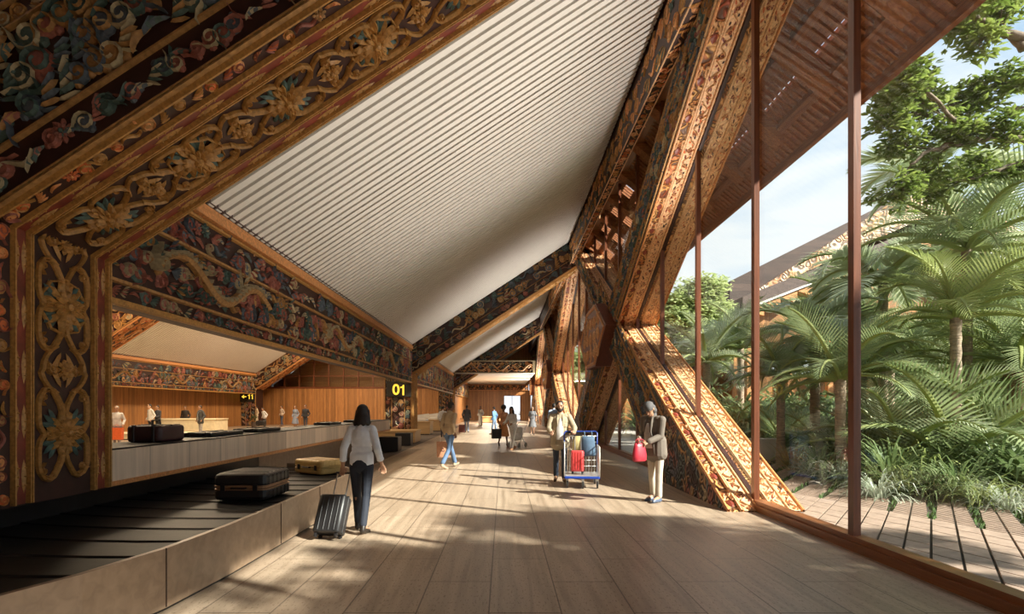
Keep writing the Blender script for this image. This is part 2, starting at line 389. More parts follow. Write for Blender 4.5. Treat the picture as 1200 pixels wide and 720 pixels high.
def glass_mat(name, tint=(.93,.96,.95), refl=.10):
    m = bpy.data.materials.new(name); m.use_nodes = True; nt = m.node_tree; nt.nodes.clear()
    out = nt.nodes.new('ShaderNodeOutputMaterial'); t = nt.nodes.new('ShaderNodeBsdfTransparent'); t.inputs[0].default_value = (*tint, 1)
    g = nt.nodes.new('ShaderNodeBsdfGlossy'); g.inputs['Roughness'].default_value = .01; g.inputs[0].default_value = (.95,.95,.95,1)
    lf = nt.nodes.new('ShaderNodeLayerWeight'); pw = N(nt, 'ShaderNodeMath', operation='POWER'); pw.inputs[1].default_value = 5; nt.links.new(lf.outputs['Facing'], pw.inputs[0])
    lw = N(nt, 'ShaderNodeMath', operation='MULTIPLY_ADD'); lw.inputs[1].default_value = .4; lw.inputs[2].default_value = .012; nt.links.new(pw.outputs[0], lw.inputs[0])
    mx = nt.nodes.new('ShaderNodeMixShader'); nt.links.new(lw.outputs[0], mx.inputs[0]); nt.links.new(t.outputs[0], mx.inputs[1]); nt.links.new(g.outputs[0], mx.inputs[2])
    nt.links.new(mx.outputs[0], out.inputs[0]); return m
M['glass'] = glass_mat('window_glass')
def lamp_mat(name, c, s):
    m = bpy.data.materials.new(name); m.use_nodes = True; nt = m.node_tree; b = nt.nodes['Principled BSDF']
    b.inputs['Emission Color'].default_value = (*c, 1); b.inputs['Emission Strength'].default_value = s; b.inputs['Base Color'].default_value = (*c, 1); return m
def plain(name, c, rough=.6, metal=0, **k): return mottled(name, c, rough, metal, k.pop('var', .12), k.pop('scale', 14), k.pop('bmp', .06), **k)
# ------------------------------------------------------------------ camera
cam = bpy.data.cameras.new('camera'); camo = bpy.data.objects.new('camera', cam); COL.objects.link(camo); sc.camera = camo
camo.location = (0, 0, 1.68); camo.rotation_euler = (R(90), 0, 0)
cam.sensor_width = 36; cam.lens = 36*640/1200; cam.shift_x = 10/1200; cam.shift_y = 118/1200; cam.clip_end = 600; cam.clip_start = .05
# ------------------------------------------------------------------ layout numbers (metres)
XC, XC2 = -4.6, -6.0            # inner row of columns
XL, XL2 = -22.7, -24.1          # far row of columns
XR = -14.35                     # ridge of the side hall
TAN = .655; ZF = 3.38           # roof pitch and height where a column bends into its rafter
def z_soff(x):                  # underside of the rafters
    if x >= XC: return ZF+TAN*(x-XC)
    if x >= XR: return ZF+TAN*(XC2-x)
    return ZF+TAN*(x-XL)
def z_ceil(x): return z_soff(x)+1.46
FRAMES = [4.87+22.6*k for k in range(4)]
FW = 1.5
YN, YFAR = -3.0, 74.2
# ------------------------------------------------------------------ floor and walls
b = MB(); b.box(-26, 4.32, YN, YFAR, -.2, 0); struct('floor', b, M['floor'])
b = MB()
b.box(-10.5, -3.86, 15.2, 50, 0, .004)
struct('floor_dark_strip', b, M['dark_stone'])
b = MB(); b.box(-26, 4.3, YN-.2, YN, 0, 15); struct('wall_light_block', b, M['wood_wall'])  # unseen wall added close behind the camera to cut the sky light
b = MB(); b.box(-24.3, -24.1, YN, YFAR, 0, 5.2)
struct('wall_left', b, M['wood_wall_y'])
# end wall of the side hall, boarded below, grid window in the gable
YE = 53.6
b = MB(); b.box(-24.1, -5.9, YE, YE+.2, 0, 3.62); struct('wall_end', b, M['wood_wall'])
b = MB(); 
def gable(x0, x1, z0, mb, y0, y1, mi=0):
    xs = [x0, XR, x1]; mb.prism([(x0, z0), (x1, z0), (x1, z_ceil(x1)+.1), (XR, z_ceil(XR)+.1), (x0, z_ceil(x0)+.1)], y0, y1, 'Y', mi)
g = MB(); 
win = struct('window_2', MB().box(-24.1, -5.9, YE-.04, YE+.24, 3.55, 3.72), M['wood_mull'])
x = -23.0
while x < -6.2:
    MB().box(x, x+.1, YE-.02, YE+.16, 3.7, z_ceil(x)-.2).build('mullion', M['wood_mull'], win, world=False); x += 1.45
z = 4.75
while z < 9.5:
    hw = (10.5-z)/.655
    MB().box(max(-24, XR-hw), min(-6.1, XR+hw), YE, YE+.12, z, z+.09).build('transom', M['wood_mull'], win, world=False); z += 1.3
gable(-24, -6, 3.7, g, YE+.06, YE+.08); g.build('glass_pane', M['glass'], win, world=False)
b = MB(); gable(-24, -6, 3.6, b, YE+3.4, YE+3.5); b.box(-24.1, -6, YE, YE+3.4, 3.6, 3.7)
struct('wall_beyond_gable', b, wood('gable_room_boards', (.42,.2,.08), (.3,.13,.05), 'X', .5, .6))
# side wall of the far wooden volume and the wall closing the hall
YB = 72.0
b = MB(); b.box(-4.95, -4.75, 51.7, YB, 0, 4.75); struct('wall_side', b, M['wood_wall_y'])
b = MB(); b.box(-4.75, .02, YB, YB+.2, 0, 3.95); b.box(2.25, 3.6, YB, YB+.2, 0, 3.95); b.box(.02, 2.25, YB, YB+.2, 3.25, 3.95); b.box(-4.75, 4.2, YB, YB+.2, 4.75, 11)
struct('wall_back', b, M['wood_wall'])
b = MB(); b.box(.0, .1, YB-.05, YB+.22, 0, 3.3); b.box(2.2, 2.3, YB-.05, YB+.22, 0, 3.3); b.box(.1, 2.2, YB-.05, YB+.22, 3.22, 3.32); b.box(1.1, 1.16, YB, YB+.1, 2.0, 3.22)
struct('door_1', b, M['wood_mull'])
b = MB(); b.box(-30, 4.2, YFAR-2, YFAR+40, -.15, -.01)
struct('ground_beyond_door', b, M['plaster'])
# ------------------------------------------------------------------ ceilings: white boards with dark gaps between them
def slat_panel(name, x0, x1, y0, y1, pitch=.232, w=.15):
    b = MB()
    za, zb = z_ceil(x0), z_ceil(x1); sl = (zb-za)/(x1-x0); L = math.hypot(1, sl); nx, nz = -sl/L, 1/L
    def P(x, h, y): return (x+nx*h, y, za+sl*(x-x0)+nz*h)
    n = int((y1-y0)/pitch)
    for i in range(n+1):
        y = y0+i*pitch; ya, yb = y, min(y+w, y1)
        V = [P(x0, 0, ya), P(x1, 0, ya), P(x1, 0, yb), P(x0, 0, yb), P(x0, .09, ya), P(x1, .09, ya), P(x1, .09, yb), P(x0, .09, yb)]
        b.add(V, [(0,1,2,3),(0,4,5,1),(2,6,7,3)], 0)
    b.quad(P(x0, .09, y0), P(x1, .09, y0), P(x1, .09, y1), P(x0, .09, y1), 1)
    b.quad(P(x0, .3, y0), P(x0, .3, y1), P(x1, .3, y1), P(x1, .3, y0), 2)
    struct(name, b, [M['white_board'], M['ceil_back'], M['roofing']])
XE = 3.3
edges = [YN]+[v for f in FRAMES for v in (f+.2, f+FW-.2)]+[YFAR]
for i in range(0, len(edges)-1, 2):
    y0, y1 = edges[i], edges[i+1]
    if i == 0: continue
    slat_panel('ceiling', XC, XE, y0, y1)
    slat_panel('ceiling_side_hall', XR, XC2, y0, min(y1, YE+3)) if y0 < YE else None
    slat_panel('ceiling_side_hall', XL, XR, y0, min(y1, YE+3)) if y0 < YE else None
# solid roof over the frames, valleys and the wall heads
b = MB()
for xa, xb in ((XC, XE), (XR, XC2), (XL, XR)):
    b.quad((xa, YN-.3, z_ceil(xa)+.8), (xb, YN-.3, z_ceil(xb)+.8), (xb, YFAR, z_ceil(xb)+.8), (xa, YFAR, z_ceil(xa)+.8))
b.box(XC2-.05, XC+.05, YN-.3, YFAR, 4.86, 5.35); b.box(XL2-.3, XL+.05, YN-.3, YFAR, 4.86, 5.35)
struct('ceiling_roof_deck', b, M['roofing'])
# ------------------------------------------------------------------ carved portal frames
rng = random.Random(4)
ct, st_ = 1/math.hypot(1, TAN), TAN/math.hypot(1, TAN)
def gold_face(r, u0, u1, lod, sgn=1, off=0.0):
    """ornament of one frame face, v measured across from the far edge to the near edge (1.5 m)"""
    W = FW
    for v0, v1 in ((0, .045), (.045, .07), (.235, .26), (.265, .29), (1.06, 1.085), (1.09, 1.11), (1.25, 1.28), (1.46, 1.5)): r.bar(u0, u1, v0, v1, .045, GO)
    r.bar(u0, u1, .07, .24, .006, RE); r.bar(u0, u1, 1.11, 1.25, .006, RE); r.medallions(u0, u1, .07, .24, .46, GO)
    r.medallions(u0, u1, 1.11, 1.25, .46, GO)
    r.scrollchain(u0, u1, .675, .74, 1.12, GO, TE, OC, .07, lod)
    r.clouds(u0, u1, 1.30, 1.45, .12, [FL, OC, OR], [OR, PI_, GO], rng, .8, .03)
def side_face(r, u0, u1, lod, D=1.46, top=True):
    """painted side, v upward from the lower edge"""
    for v0, v1 in ((0, .025), (.03, .055), (.41, .45), (1.27, 1.30), (1.47, 1.50), (1.74, 1.78)): r.bar(u0, u1, v0, v1, .045, OC)
    n = .2 if lod else .3; dn = 1.6 if lod else 1.1
    r.clouds(u0, u1, .09, .38, n*.85, [PI_, TE, BL, PI_], [CR, PI_, TE], rng, dn, .045)
    r.clouds(u0, u1, .48, 1.24, n*1.2, [TE, BL, OC, PI_, TE, OC], [OC, CR, BL, TE], rng, dn, .07, None, .6)
    r.clouds(u0, u1, 1.31, 1.46, .14, [TE, OC], [GO, CR], rng, 1, .03)
    r.clouds(u0, u1, 1.53, 1.72, .17, [DR, GO], [GO, OC], rng, 1, .03, None, .9)
def make_frame(y0, lod, label, leftlod):
    t = thing('carved_portal_frame', label, 'timber frame', (XC, y0, 0), 0, 'carved portal frames')
    zb = .76 if lod else 0
    # inner column with ornament on the face to the walkway and on the face to the camera
    r = Relief(); r.T = None
    zq = .745 if lod else 0
    r.prism([(XC2, zq), (XC, zq), (XC, ZF), (XC2, ZF)], y0, y0+FW, 'Y', 0)
    r.face((XC, y0+FW, zb), (0, 0, 1), (0, -1, 0), (1, 0, 0)); gold_face(r, 0, ZF-zb, lod)
    r.face((XC, y0, 0), (0, 0, 1), (-1, 0, 0), (0, -1, 0))
    for v0, v1 in ((0, .07), (.35, .4), (1.0, 1.05), (1.33, 1.4)): r.bar(0, ZF+1.4, v0, v1, .04, OC)
    r.clouds(0, ZF, .08, .34, .2, [TE, OC, PI_], [CR, BL, OC], rng, 1, .04)
    r.clouds(0, ZF, .42, .98, .26, [TE, OC, PI_, BL], [CR, BL, OC, PI_], rng, 1, .05)
    r.clouds(0, ZF, 1.07, 1.32, .2, [TE, OC, PI_], [CR, BL, OC], rng, 1, .04)
    r.build('column', PAL, t)
    # main rafter
    x1 = 3.75
    r = Relief(); r.T = None
    r.prism([(XC2, ZF-.0), (XC, ZF), (x1, z_soff(x1)), (x1, z_ceil(x1)+.7), (XC, z_ceil(XC)+.7), (XC2, z_ceil(XC)+.7)], y0, y0+FW, 'Y', 0)
    L = (x1-XC)/ct
    r.face((XC, y0+FW, ZF), (ct, 0, st_), (0, -1, 0), (st_, 0, -ct)); gold_face(r, 0, L, lod)
    r.face((XC, y0, ZF), (ct, 0, st_), (-st_, 0, ct), (0, -1, 0)); side_face(r, -.4 if lod else 0, L, lod, 1.46*ct+.25)
    r.build('rafter', PAL, t)
    # side hall rafters and outer column
    r = Relief(); r.T = None
    for xa, xb in ((XC2, XR), (XL, XR)):
        r.prism([(xa, z_soff(xa)), (xb, z_soff(xb)), (xb, z_ceil(xb)+.7), (xa, z_ceil(xa)+.7)], y0, y0+FW, 'Y', 0)
    L = abs(XR-XC2)/ct
    r.face((XL, y0+FW, ZF), (ct, 0, st_), (0, -1, 0), (st_, 0, -ct))
    for v0, v1 in ((0, .12), (.5, .56), (.95, 1.0), (1.4, 1.5)): r.bar(0, L, v0, v1, .05, OR)
    r.clouds(0, L, .15, 1.38, .3, [OR, OL, FL], [OL, GO, OR], rng, 1, .05)
    r.face((XL, y0, ZF), (ct, 0, st_), (-st_, 0, ct), (0, -1, 0))
    if y0 > 20:
        for v0, v1 in ((0, .07), (.40, .46), (1.2, 1.26)): r.bar(0, L, v0, v1, .05, OC)
        r.clouds(0, L, .1, 1.2, .34, [TE, OC, PI_, CR, OC], [CR, OC, GO], rng, 1, .05)
    if lod:
        r.face((XC2, y0, ZF), (-ct, 0, st_), (st_, 0, ct), (0, -1, 0)); side_face(r, 0, 2.5, 1, 1.46*ct)
    r.build('side_hall_rafter', PAL, t)
    r = Relief(); r.T = None
    r.box(XL2, XL, y0, y0+FW, 0, z_ceil(XL)+.3, 0)
    r.face((XL, y0, 0), (0, 0, 1), (-1, 0, 0), (0, -1, 0))
    if y0 > 20:
        for v0, v1 in ((0, .07), (.45, .5), (.9, .95), (1.33, 1.4)): r.bar(0, ZF, v0, v1, .04, OC)
        r.clouds(0, ZF, .08, 1.3, .3, [TE, OC, PI_], [CR, BL, OC], rng, 1, .04)
    r.build('outer_column', PAL, t)
    return t
labels = ['dark carved timber portal frame with gold lotus band, its column standing behind the baggage belt',
          'carved portal frame whose column carries the black 01 sign',
          'carved portal frame in front of the wooden far volume, column without number sign',
          'last carved portal frame of the hall, above the white opening in the back wall']
frames = [make_frame(y, 1 if k == 0 else 0, labels[k], 0) for k, y in enumerate(FRAMES)]
# gutter beams running along the hall between frames, painted towards the walkway
def long_beam(x, y0, y1, label, lod, facing=1, zlo=2.9):
    r = Relief(); r.T = None
    xa, xb = (x-1.3, x-.03) if facing > 0 else (x+.03, x+1.3)
    r.prism([(xb-.22, zlo), (xb, zlo), (xb, 4.9), (xa, 4.9)] if facing > 0 else [(xa, zlo), (xb, zlo), (xb, 4.9), (xa, 4.9)], y0, y1, 'Y', 0)
    F = xb
    r.face((F, y0, zlo), (0, 1, 0), (0, 0, 1), (1, 0, 0)); L = y1-y0
    for v0, v1, m in ((0, .09, GO), (.27, .33, OC), (1.10, 1.16, OC), (1.62, 1.68, GO)): r.bar(0, L, v0, v1, .05, m)
    r.bar(0, L, 1.70, 1.90, .09, OR)
    sz = .2 if lod else .34
    u = 0
    while u < L:       # carving is drawn finer where the beam is near the belt
        du = min(3.0, L-u); q = sz*(1+.07*u)
        q = min(q, .42)
        r.clouds(u, u+du, .1, .26, .15 if lod else .2, [PI_, TE, BL, RE], [CR, PI_, TE], rng, .9, .04)
        r.clouds(u, u+du, .35, 1.08, q, [TE, BL, OC, PI_, PI_, RE], [OC, CR, BL, TE, PI_], rng, 1.1, .07)
        r.clouds(u, u+du, 1.18, 1.60, q, [TE, BL, PI_, RE], [CR, PI_, BL], rng, 1.0, .06)
        r.clouds(u, u+du, 1.72, 1.88, .2, [FL, OR], [OL, OR], rng, .8, .03)
        u += du
    # dragons: long scaled bodies winding through the middle band
    nd = int(L/5.5)
    for i in range(nd):
        u0 = .9+i*L/max(nd, 1)
        P = [(u0+3.4*t, .72+.22*math.sin(t*9.5)) for t in [k/26 for k in range(27)]]
        r.ribbon(P, .075, .12, OC, taper=True)
        for k in range(1, 25, 1):
            r.leaf(P[k][0], P[k][1], 1.57+.5*math.cos(k), .11, .06, .14, CR)
        r.curl(P[0][0], P[0][1], .14, 2.5, 1, OC, CR, .14)
    o = r.build('gutter_beam', PAL); return tag(o, label, 'beam', 'painted gutter beams')
for k in range(4):
    y0 = YN if k == 0 else FRAMES[k-1]+FW; y1 = FRAMES[k]
    lab = ['dark painted gutter beam end at the upper corner, above the lotus column', 'long painted gutter beam with dragons between the lotus column and the 01 column',
           'painted gutter beam between the 01 column and the third portal frame', 'painted gutter beam above the side of the wooden far volume'][k]
    if k == 0: y0 = -1
    long_beam(XC, y0, y1, lab, 1 if k < 2 else 0)
    if k in (1, 2):
        lab = ['painted eave beam over the wooden wall of the side hall, end towards the camera', 'painted eave beam over the wooden wall of the side hall, end towards the gable'][k-1]
        long_beam(XL, y0, y1, lab, 0)
# ------------------------------------------------------------------ eave beam, window wall, overhanging roof
def zo(x): return 10.55-.8*(x-3.3)
XG = 4.2
r = Relief(); r.T = None
r.prism([(3.34, 8.92), (3.62, 8.92), (3.62, 10.1), (3.34, 10.1)], YN, YFAR, 'Y', 0)
r.face((3.34, 0, 8.92), (0, 1, 0), (0, 0, 1), (-1, 0, 0)); 
r.clouds(5, 40, .05, 1.0, .34, [TE, OC, OR], [OC, OR, GO], rng, 1, .04)
r.face((3.62, 5, 8.92), (0, 1, 0), (-1, 0, 0), (0, 0, -1)); r.bar(0, 45, 0, .03, .03, OL); r.bar(0, 45, .25, .28, .03, OL); r.clouds(0, 35, .03, .25, .16, [OR, FL], [OL, GO], rng, 1, .03)
r.face((3.62, 5, 8.92), (0, 1, 0), (0, 0, 1), (1, 0, 0)); r.clouds(0, 35, .05, .9, .3, [OR, FL], [OL, GO], rng, 1, .03)
tag(r.build('eave_beam', PAL), 'long carved eave beam edging the white slatted ceiling above the window wall', 'beam')
# window wall: sill, mullions and panes
win = struct('window_1', MB().box(4.08, 4.34, YN, YFAR-2, 0, .1, 0).box(4.12, 4.30, YN, YFAR-2, .1, .16, 0), M['wood_mull_y'])
ys = [1.4, 3.93, 6.51, 9.07, 11.75, 14.4]+[14.4+2.65*k for k in range(1, 22)]
for i, y in enumerate(ys):
    m_ = MB(); m_.box(4.14, 4.20, y-.055, y+.055, .1, 9.9); m_.box(4.2, 4.235, y-.04, y+.04, .1, 9.9)
    m_.build('mullion', M['wood_mull'], win, world=False)
    ya = ys[i-1] if i else YN
    MB().box(4.205, 4.225, ya+.055, y-.055, .15, 9.85).build('glass_pane', M['glass'], win, world=False)
MB().box(4.05, 4.32, YN, YFAR-2, 9.75, 9.95).build('head_rail', M['wood_mull_y'], win, world=False)
# overhanging timber roof
roof = thing('overhanging_roof', 'dark timber roof overhang with rafters and battens outside the tall windows', 'roof', (4.2, 0, 9.5))
x0, x1 = 3.62, 6.82
sl = -.8; L = math.hypot(1, sl)
def slab(mb, xa, xb, ya, yb, h0, h1, mi=0):
    V = [(xa, ya, zo(xa)+h0), (xb, ya, zo(xb)+h0), (xb, yb, zo(xb)+h0), (xa, yb, zo(xa)+h0), (xa, ya, zo(xa)+h1), (xb, ya, zo(xb)+h1), (xb, yb, zo(xb)+h1), (xa, yb, zo(xa)+h1)]
    mb.add(V, [(0,3,2,1),(4,5,6,7),(0,1,5,4),(1,2,6,5),(2,3,7,6),(3,0,4,7)], mi)
b = MB()
slot_y = [(19.2, 20.2), (21.2, 22.2), (23.3, 24.4), (25.6, 26.8)]
slab(b, 3.0, 4.4, YN, YFAR, .0, .3); slab(b, 5.35, 5.93, YN, YFAR, 0, .1); slab(b, 5.99, x1, YN, YFAR, 0, .1)
ya = YN
for a_, b_ in slot_y: slab(b, 4.4, 5.35, ya, a_, 0, .3); ya = b_
slab(b, 4.4, 5.35, ya, YFAR, 0, .3)
b.build('roof_boards', M['wood_dark'], roof)
b = MB()
y = 4.3
while y < 60:
    slab(b, 3.7, x1-.42, y, y+.40, -.30, 0); y += 2.05
b.build('cross_beams', M['wood_dark_x'], roof)
b = MB(); x = 3.9
while x < 6.8:
    slab(b, x, x+.13, YN, YFAR, -.16, 0); x += .78
b.build('purlins', M['wood_dark'], roof)
b = MB()
y = 3
while y < 60:
    slab(b, 3.7, x1-.02, y, y+.05, -.06, 0); y += .2
b.build('battens', M['wood_dark_x'], roof)
MB().prism([(x1, zo(x1)-.2), (x1+.07, zo(x1)-.24), (x1+.07, zo(x1)+.34), (x1, zo(x1)+.36)], YN, YFAR, 'Y').build('fascia', M['wood_dark'], roof)
# ------------------------------------------------------------------ crossed carved struts of the window wall
X0, X1 = 3.6, 4.86
def strut_line(r, p, q, lod, down):
    """ornament on a strut's sloping face that looks back along the hall, p->q in (y,z)"""
    d = Vector((0, q[0]-p[0], q[1]-p[1])); L = d.length; d.normalize()
    n = Vector((0, -d.z, d.y)) if not down else Vector((0, -abs(d.z), -abs(d.y)))
    r.face((X0, p[0], p[1]), d, (1, 0, 0), n)
    for v0, v1, m in ((0, .05, OR), (.22, .26, OL), (.50, .54, OL), (.74, .78, OL), (1.0, 1.03, OL), (1.21, 1.26, OR)): r.bar(0, L, v0, v1, .045, m)
    r.bar(0, L, .56, .66, .03, DR)
    for v0, v1 in ((.27, .49), (.79, .99), (1.04, 1.20)):
        r.bar(0, L, v0, v1, .02, OL)
        n3 = int(L/.13)
        for i in range(n3):
            u = (i+.5)*L/n3; w = v1-v0
            for q in range(2):
                r.leaf(u+rng.uniform(-.05, .05), v0+w*(.3+.4*q)+rng.uniform(-.02, .02), rng.uniform(-.6, .6), rng.uniform(.06, .15), w*.2, .012, rng.choice((RE, RE, FL, DR)), base=.016)
            if i % 3 == 0: r.curl(u, v0+w*.5, w*.26, rng.random()*6, rng.choice((-1, 1)), RE, OL, .05, 11)
            if i % 3 == 1: r.ribbon([(u+(t-.5)*.34, v0+w*.5+w*.3*math.sin(t*6.28+i)) for t in [k/8 for k in range(9)]], .016, .05, OL)
    n_ = int(L/.75)
    for i in range(n_):
        u = (i+.5)*L/n_
        for vc in (.14, .89):
            r.leaf(u-.28, vc, 0, .2, .12, .02, RE)
            for s_ in (-1, 1):
                r.leaf(u, vc+s_*.03, s_*.5, .16, .05, .04, OL); r.leaf(u, vc+s_*.03, math.pi-s_*.5, .16, .05, .04, OL)
                r.ribbon([(u-.1+.2*t, vc+s_*(.055+.02*math.sin(6.28*t))) for t in (0, .25, .5, .75, 1)], .014, .03, OL)
def strut_side(r, p, q, w0, w1, sz=.24):
    """painted inner side between two edges starting at p (lower) heading to q; w = width to the other edge, upward"""
    d = Vector((0, q[0]-p[0], q[1]-p[1])); L = d.length; d.normalize(); n2 = Vector((0, -d.z, d.y))
    if n2.z < 0: n2 = -n2
    W = min(w0, w1)
    r.face((X0, p[0], p[1]), d, n2, (-1, 0, 0))
    for v in (0.02, W*.24, W*.72, W-.07): r.bar(0, L, v, v+.05, .035, OC)
    r.clouds(.1, L, .08, W*.22, .16, [TE, OC, PI_], [OC, BL], rng, 1, .04)
    r.clouds(.1, L, W*.3, W*.7, sz, [TE, BL, OC, PI_], [OC, CR, BL, TE], rng, 1.1, .06)
    r.clouds(.1, L, W*.78, W-.08, .16, [TE, OC, PI_], [OC, BL], rng, 1, .04)
brace_labels = ['big crossed pair of carved struts beside the person in grey blazer',
                'second pair of crossed carved struts along the window wall, behind the trolley pusher',
                'farthest visible pair of crossed carved struts, next to the white soffit']
def make_brace():
    t = thing('carved_cross_brace', brace_labels[0], 'cross brace', (4.2, 8.8, 0), 0, 'crossed strut pairs of the window wall')
    A = [(8.8, 0), (12.8, 0), (21.4, 5.5), (31.0, 10.9), (29.4, 10.5), (17.35, 4.3)]
    r = Relief(); r.T = None; r.prism(A, X0, X1, 'X', 1, 2)
    strut_line(r, A[0], A[5], 1, False); strut_line(r, A[5], A[4], 1, False)
    strut_side(r, (12.6, .05), (21.2, 5.35), 1.42, 1.42); strut_side(r, (21.4, 5.6), (30.2, 10.6), 1.3, .75, .2)
    mats = [M['darkred'], M['painted'], M['scroll']]
    # ornament material slots follow the two base slots, so shift them
    r.build('strut', PAL_S, t)
    B = [(25.2, 0), (30.0, 0), (22.9, 3.5), (18.8, 5.2), (10.2, 9.3), (7.9, 10.4), (5.2, 10.4), (9.2, 8.5), (17.35, 4.3)]
    r = Relief(); r.T = None; r.prism(B, X0+.015, X1-.015, 'X', 1, 2)
    strut_line(r, B[0], B[8], 1, True); strut_line(r, B[8], B[7], 1, True); strut_line(r, B[7], B[6], 1, True)
    strut_side(r, (25.2, .05), (17.4, 4.4), 1.6, 1.3); strut_side(r, (17.3, 4.45), (8.2, 9.0), 1.3, 1.2)
    r.build('strut', PAL_S, t)
    H = [(17.28, 4.3), (19.2, 5.35), (21.2, 5.35), (23.2, 4.3), (21.3, 3.15), (19.3, 3.15)]
    r = Relief(); r.T = None; r.prism(H, 3.24, X0+.2, 'X', 3, 3)
    hc = (20.2, 4.25)
    r.face((3.24, 0, 0), (0, 1, 0), (0, 0, 1), (-1, 0, 0))
    Hp = [(hc[0]+(a-hc[0])*.9, hc[1]+(b_-hc[1])*.9) for a, b_ in H]
    r.ribbon(Hp, .06, .05, OR+4, closed=True)
    for i in range(5):
        for j in range(3): r.curl(18.7+i*.75, 3.65+j*.55, .22, i*2.1+j, 1 if (i+j) % 2 else -1, OR+4, OL+4, .05)
    r.build('connector_block', PAL_S, t)
    return t
PAL_S = [M['darkred'], M['painted_dim'] if 'painted_dim' in M else M['painted'], M['scroll'], M['block']]+PAL
# relief stamps index into PAL, so in PAL_S they sit four slots later
_add = Relief.add
class SR(Relief):
    def add(s, vs, fs, mi=0): return MB.add(s, vs, fs, mi)
def shifted_add(s, vs, fs, mi=0): return MB.add(s, vs, fs, mi+4 if s.T is not None and mi < 11 else mi)
Relief.add = shifted_add
_OR, _OL = OR, OL
OR4 = OR
def _fix():
    global brace1
    brace1 = make_brace()
_fix()
Relief.add = _add
for k in (1, 2):
    c = copy_tree(brace1, None, brace_labels[k]); c.location.y += 22.6*k
# ------------------------------------------------------------------ balcony box at the end of the hall
YM = 49.6
b = MB(); b.box(-4.4, 2.85, YM, YB, 4.78, 4.9, 1)
balc = thing('balcony', 'balcony box with painted front and white underside at the far end of the hall', 'balcony', (-1, YM, 4.78))
b.build('soffit', [M['plaster'], M['plaster']], balc)
r = Relief(); r.T = None; r.box(-4.4, 2.85, YM-.15, YM+.1, 4.8, 5.95, 0)
r.face((-4.4, YM-.15, 4.8), (1, 0, 0), (0, 0, 1), (0, -1, 0))
r.bar(0, 7.25, 0, .07, .05, CR); r.bar(0, 7.25, 1.05, 1.15, .05, CR); r.bar(7.05, 7.25, 0, 1.15, .06, CR)
r.clouds(.1, 7, .1, 1.02, .3, [TE, OC, BL, OR, TE], [CR, OC, OR], rng, 1.1, .06)
for i in range(3): r.ribbon([(1+i*2.1+1.8*t, .5+.28*math.sin(t*6.3+i)) for t in [k/12 for k in range(13)]], .07, .1, OC)
r.build('balcony_front', PAL, balc)
r = Relief(); r.T = None; r.box(-4.75, 3.3, YB-.12, YB, 3.95, 4.75, 0)
r.face((-4.75, YB-.12, 3.95), (1, 0, 0), (0, 0, 1), (0, -1, 0)); r.bar(0, 8, 0, .08, .04, OR); r.bar(0, 8, .7, .78, .04, OR); r.clouds(.1, 8, .1, .7, .3, [TE, OC, BL, OR], [OC, OR, GO], rng, 1, .05)
tag(r.build('painted_frieze', PAL), 'painted frieze band on the back wall under the balcony', 'frieze')
# ------------------------------------------------------------------ baggage carousel beside the walkway
def px(x, y, z=0.0):
    """a point at height z seen at photograph pixel (x, y): used to read positions off the floor plan"""
    s = (y-478)/(1.68-z); return ((x-590)/s, 640/s)
car = thing('baggage_carousel', 'long baggage carousel with dark belt and pale panelled curb beside the walkway', 'baggage carousel', (-3.6, 6, 0))
def arc(cx, cy, r, a0, a1, n): return [(cx+r*math.cos(R(a0+(a1-a0)*i/n)), cy+r*math.sin(R(a0+(a1-a0)*i/n))) for i in range(n+1)]
# outer edge in plan: round nose towards the camera, straight run, rounded far end
outer = [(-6.6, 1.2)]+[(-5.2, 1.25), (-4.3, 1.6), (-3.65, 2.3), (-3.2, 3.1), (-2.93, 3.8), (-2.78, 4.5), (-2.71, 5.4), (-2.69, 6.6), (-2.69, 8.0), (-2.69, 9.6)]+arc(-4.5, 9.6, 1.81, 0, 90, 8)[1:]
def offset(path, d):
    out = []
    for i, p in enumerate(path):
        a = Vector(path[max(i-1, 0)]); b_ = Vector(path[min(i+1, len(path)-1)]); t = (b_-a).normalized()
        out.append((p[0]-t.y*d, p[1]+t.x*d))
    return out
def wall_strip(mb, path, z0, z1, th, mi=0):
    inn = offset(path, th); n = len(path); V = []
    for p, q in zip(path, inn): V += [(p[0], p[1], z0), (p[0], p[1], z1), (q[0], q[1], z1), (q[0], q[1], z0)]
    F = []
    for i in range(n-1):
        for k in range(4): F.append((i*4+k, (i+1)*4+k, (i+1)*4+(k+1)%4, i*4+(k+1)%4))
    F += [(0, 1, 2, 3), ((n-1)*4+3, (n-1)*4+2, (n-1)*4+1, (n-1)*4)]
    mb.add(V, F, mi)
b = MB(); wall_strip(b, outer, 0.03, .52, .05, 0); b.build('curb', M['curb'], car)
b = MB(); wall_strip(b, offset(outer, .03), 0, .04, .05, 0); b.build('plinth', M['black_gloss'], car)
for i in (3, 6, 8, 9):   # joints between curb panels
    p, q = Vector(outer[i]), Vector(outer[min(i+1, len(outer)-1)]); d = (q-p).normalized()
    MB().obox((p.x+d.y*.001, p.y-d.x*.001, .28), (d.x*.004, d.y*.004, 0), (-d.y*.006, d.x*.006, 0), (0, 0, .242)).build('panel_joint', M['curb_line'], car)
b = MB(); inn = offset(outer, .05); V = [(p[0], p[1], .44) for p in inn]+[(-5.2, max(p[1], 1.3), .44) for p in inn]; n = len(inn)
b.add(V, [(i, i+1, n+i+1, n+i) for i in range(n-1)]); b.build('belt', M['belt'], car)
